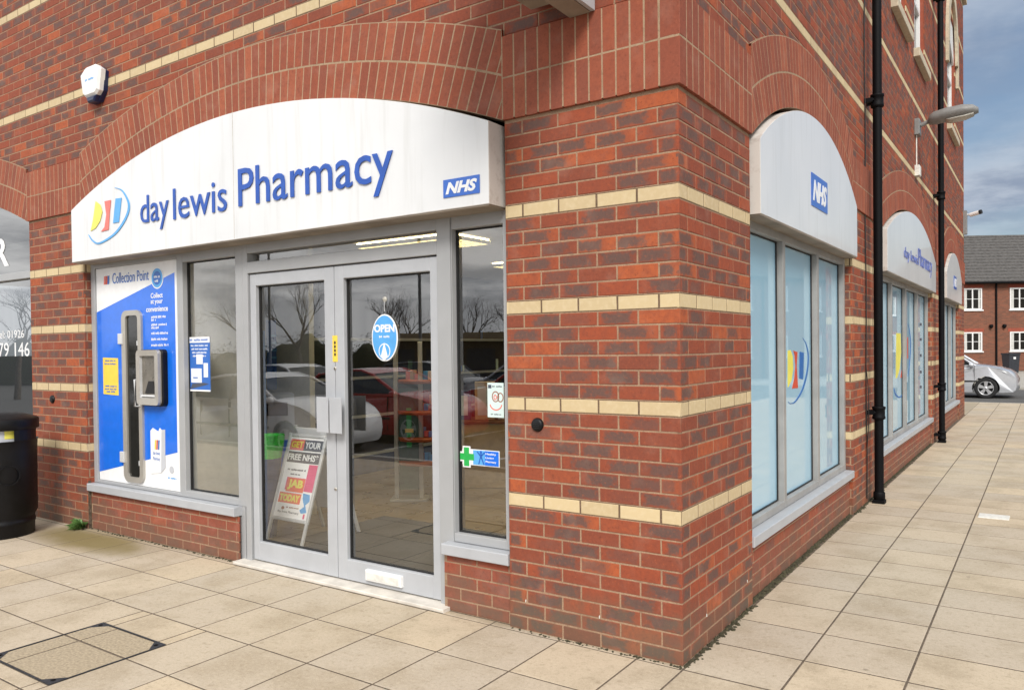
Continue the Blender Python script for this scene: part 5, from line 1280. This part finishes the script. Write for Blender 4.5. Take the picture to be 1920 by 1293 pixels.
# ---------------------------------------------------------------- trees, hedge, lamp posts (seen reflected in the glass)
def bare_tree(seed, H):
    R = random.Random(seed); m = MB(); tw = MB()
    def grow(p, d, L, r, lvl):
        n = 3; pts = [p]; rs = [r]
        for i in range(n):
            d = (d+Vector((R.uniform(-.16,.16), R.uniform(-.16,.16), R.uniform(-.02,.14)))).normalized(); p = p+d*(L/n); pts.append(p); rs.append(r*(1-.32*(i+1)/n))
        (m if lvl < 3 else tw).tube(pts, rs, 'bark', 7 if lvl < 2 else (4 if lvl < 5 else 3), cap=False)
        if lvl >= 7: return
        for i in range(3 if lvl < 4 else 2):
            a = R.uniform(0, 2*pi); sp = R.uniform(.3, .75); ax = d.orthogonal().normalized(); ax = Matrix.Rotation(a, 3, d) @ ax
            q = pts[R.choice((2, 3))] if lvl else pts[-1]; grow(q, (d*cos(sp)+ax*sin(sp)).normalized(), L*R.uniform(.62, .82), rs[-1]*.72, lvl+1)
    grow(Vector((0,0,0)), Vector((0,0,1)), H*.22, H*.017, 0); return m, tw
protos = []
def tree(name, label, loc, seed, H, rz, sc=1):
    t = thing(name, label, 'tree', loc, rz, 'bare trees beyond the car park')
    key = [p for p in protos if p[0] == (seed, H)]
    if key: a = key[0][1].copy(); b = key[0][2].copy(); COL.objects.link(a); COL.objects.link(b); a.parent = t; b.parent = t
    else: x, y = bare_tree(seed, H); a = part('trunk', x, t, True); b = part('crown', y, t, True); protos.append(((seed, H), a, b))
    t.scale = (sc, sc, sc); return t
def mir(px, t_): d = ray(px, 640); return (CAMP.x+d.x*t_, -CAMP.y+.22-d.y*t_)
for i, (px, T_, sd, H, lab) in enumerate(((480, 46, 1, 8.5, 'bare tree reflected at the left edge of the left door'), (572, 42, 2, 9.0, 'tall bare tree reflected in the left glass door'), (690, 44, 3, 8.5, 'wide bare tree reflected in the right glass door'), (750, 50, 1, 8.0, 'smaller bare tree reflected near the OPEN sign'), (880, 46, 2, 8.0, 'bare tree reflected in the narrow window'), (990, 48, 3, 8.5, 'bare tree farthest along the car park hedge'), (30, 32, 3, 8.0, 'bare tree near the left end of the car park'), (300, 48, 1, 8.0, 'bare tree at the far left of the hedge'))):
    x, y = mir(px, T_); tree('bare_tree', lab, (x, y, -.33), sd, H, i*1.3)
hd = MB(); R = random.Random(4)
HA, HB = Vector((-62, -14, 0)), Vector((22, -50, 0)); HN = Vector((HB.y-HA.y, HA.x-HB.x, 0)).normalized()
def hh_(u): return 2.1+.35*sin(u*60)+.25*sin(u*151)+.2*sin(u*333)
N = 240; vs = []
for i in range(N+1):
    for sd, zf in ((-.7,0),(-.8,.5),(-.5,.93),(0,1),(.5,.93),(.8,.5),(.7,0)):
        p = HA.lerp(HB, i/N)+HN*(sd+R.uniform(-.15,.15)); vs.append((p.x, p.y, -.33+zf*hh_(i/N)+R.uniform(-.1,.1)))
hd.add(vs, [(i*7+k, (i+1)*7+k, (i+1)*7+k+1, i*7+k+1) for i in range(N) for k in range(6)], 'hedge', True)
for i in range(30000):
    u_ = R.random(); p = HA.lerp(HB, u_)+HN*R.uniform(-.9,.9); z = hh_(u_)*R.uniform(.4, 1.0)+abs(R.gauss(0,.25)); p = Vector((p.x, p.y, z)); s_ = R.uniform(.02, .06)
    d1 = Vector((R.uniform(-1,1), R.uniform(-1,1), R.uniform(-.3,1))).normalized()*s_*2; d2 = d1.orthogonal().normalized()*s_*.4; hd.add([p-d1, p-d2, p+d1, p+d2], [(0,1,2,3)], 'hedge')
o = link('hedge', hd); tag(o, 'long brown winter hedge beyond the car park', 'hedge')
o = thing('timber_building', 'low dark timber building at the car park edge, reflected in the narrow window', 'building', (0,0,0)); m = MB(); x, y = mir(905, 37)
Ft = Fr((x, y, -.33), (-.93, .37, 0)); m.box(Ft, -5, 5, 0, 2.3, -4, 0, 'timber'); m.box(Ft, -5.3, 5.3, 2.3, 2.65, -4.3, .5, 'card')
for i in range(5): m.box(Ft, -4.6+2*i, -3.2+2*i, .3, 1.9, .0, .05, 'shelf_dark')
part('wall', m, o)
for i, (px, T_, H) in enumerate(((506, 34, 9.0), (788, 26, 9.0))):
    x, y = mir(px, T_); t = thing('lamp_post', ('slim grey lamp post far out in the car park', 'dark lamp post in the car park behind the red cars')[i], 'lamp post', (x, y, -.33)); m = MB(); m.tube([(0,0,0), (0,0,1.2)], .09, 'lamp_grey', 10); m.tube([(0,0,1.2), (0,0,H)], .055, 'lamp_grey', 10); part('pole', m, t, True); m = MB(); m.tube([(0,0,H), (.9,0,H+.1)], .04, 'lamp_grey', 8); m.box(WORLD, .7, 1.3, -.12, .12, H+.05, H+.17, 'lamp_grey', .03); part('lamp_head', m, t, True)
# ---------------------------------------------------------------- light and sky
wd = bpy.data.worlds.new('World'); scene.world = wd; wd.use_nodes = True; nt = wd.node_tree; N_ = nt.nodes; L_ = nt.links
bg = N_['Background']; sky = N_.new('ShaderNodeTexSky'); sky.sky_type = 'NISHITA'; sky.sun_disc = False
SUN_EL, SUN_AZ = radians(40), radians(146)     # azimuth clockwise from +Y
sky.sun_elevation = SUN_EL; sky.sun_rotation = SUN_AZ; sky.air_density = 1.2; sky.dust_density = 1.5; sky.ozone_density = 1.5
tc = N_.new('ShaderNodeTexCoord'); sp = N_.new('ShaderNodeSeparateXYZ'); L_.new(tc.outputs['Generated'], sp.inputs[0])
def mth(op, a, b=0., c=0., clamp=False):
    n = N_.new('ShaderNodeMath'); n.operation = op; n.use_clamp = clamp
    for i, v in enumerate((a, b, c)):
        if isinstance(v, bpy.types.NodeSocket): L_.new(v, n.inputs[i])
        else: n.inputs[i].default_value = v
    return n.outputs[0]
# project the direction on to a cloud layer
den = mth('MAXIMUM', sp.outputs[2], .06); cx = mth('DIVIDE', sp.outputs[0], mth('ADD', den, .12)); cy = mth('DIVIDE', sp.outputs[1], mth('ADD', den, .12))
cb = N_.new('ShaderNodeCombineXYZ'); L_.new(cx, cb.inputs[0]); L_.new(cy, cb.inputs[1])
def nz(scale, det, rough=.55, off=0):
    n = N_.new('ShaderNodeTexNoise'); n.inputs['Scale'].default_value = scale; n.inputs['Detail'].default_value = det; n.inputs['Roughness'].default_value = rough
    mp = N_.new('ShaderNodeMapping'); mp.inputs['Location'].default_value = (off, off*.7, 0); L_.new(cb.outputs[0], mp.inputs[0]); L_.new(mp.outputs[0], n.inputs['Vector']); return n.outputs[0]
n1 = nz(.55, 8, .55, 3.1); n2 = nz(1.6, 6, .6, 7.7)
def sstep(v, a, b):
    n = N_.new('ShaderNodeMapRange'); n.interpolation_type = 'SMOOTHSTEP'; L_.new(v, n.inputs[0]); n.inputs[1].default_value = a; n.inputs[2].default_value = b; return n.outputs[0]
# cloud bank thickest towards the car park (-Y), thin and broken towards the far road
cov = mth('ADD', n1, mth('MULTIPLY', sp.outputs[1], -.16))
mask = sstep(cov, .24, .50)
def mixc(f, a, b):
    n = N_.new('ShaderNodeMix'); n.data_type = 'RGBA'; L_.new(f, n.inputs[0])
    for v, i in ((a, 6), (b, 7)):
        if isinstance(v, tuple): n.inputs[i].default_value = (*v, 1)
        else: L_.new(v, n.inputs[i])
    return n.outputs[2]
cl = mixc(sstep(n2, .35, .68), (5.4, 5.55, 5.8), (11.0, 11.0, 11.0))
bl = N_.new('ShaderNodeMix'); bl.data_type = 'RGBA'; bl.blend_type = 'MULTIPLY'; bl.inputs[0].default_value = 1; L_.new(sky.outputs[0], bl.inputs[6]); bl.inputs[7].default_value = (.60, .62, .66, 1)
north = sstep(sp.outputs[1], .15, .75)
L_.new(mixc(mask, bl.outputs[2], mixc(north, cl, mixc(sstep(n2, .38, .62), (1.8, 2.2, 2.95), (3.3, 3.7, 4.3)))), bg.inputs[0]); bg.inputs[1].default_value = .115
sd_ = bpy.data.lights.new('sun', 'SUN'); sd_.energy = 2.3; sd_.angle = radians(20); sd_.color = (1, .95, .88)
so = bpy.data.objects.new('sun', sd_); COL.objects.link(so)
dv = Vector((sin(SUN_AZ)*cos(SUN_EL), cos(SUN_AZ)*cos(SUN_EL), sin(SUN_EL))); so.rotation_euler = dv.to_track_quat('Z', 'Y').to_euler()
# ---------------------------------------------------------------- camera
cd = bpy.data.cameras.new('camera'); cam = bpy.data.objects.new('camera', cd); COL.objects.link(cam); scene.camera = cam
cam.matrix_world = Matrix(((CR.x, CU.x, -CA.x, CAMP.x), (CR.y, CU.y, -CA.y, CAMP.y), (CR.z, CU.z, -CA.z, CAMP.z), (0,0,0,1)))
cd.sensor_fit = 'HORIZONTAL'; cd.sensor_width = 36; cd.lens = FL/1920*36; cd.shift_y = (PY-646.5)/1920; cd.clip_end = 2000; cd.clip_start = .05
vs_ = scene.view_settings; vs_.view_transform = 'Standard'; vs_.look = 'None'; vs_.exposure = 0.45; vs_.gamma = 1
scene.render.resolution_x = 1024; scene.render.resolution_y = 689
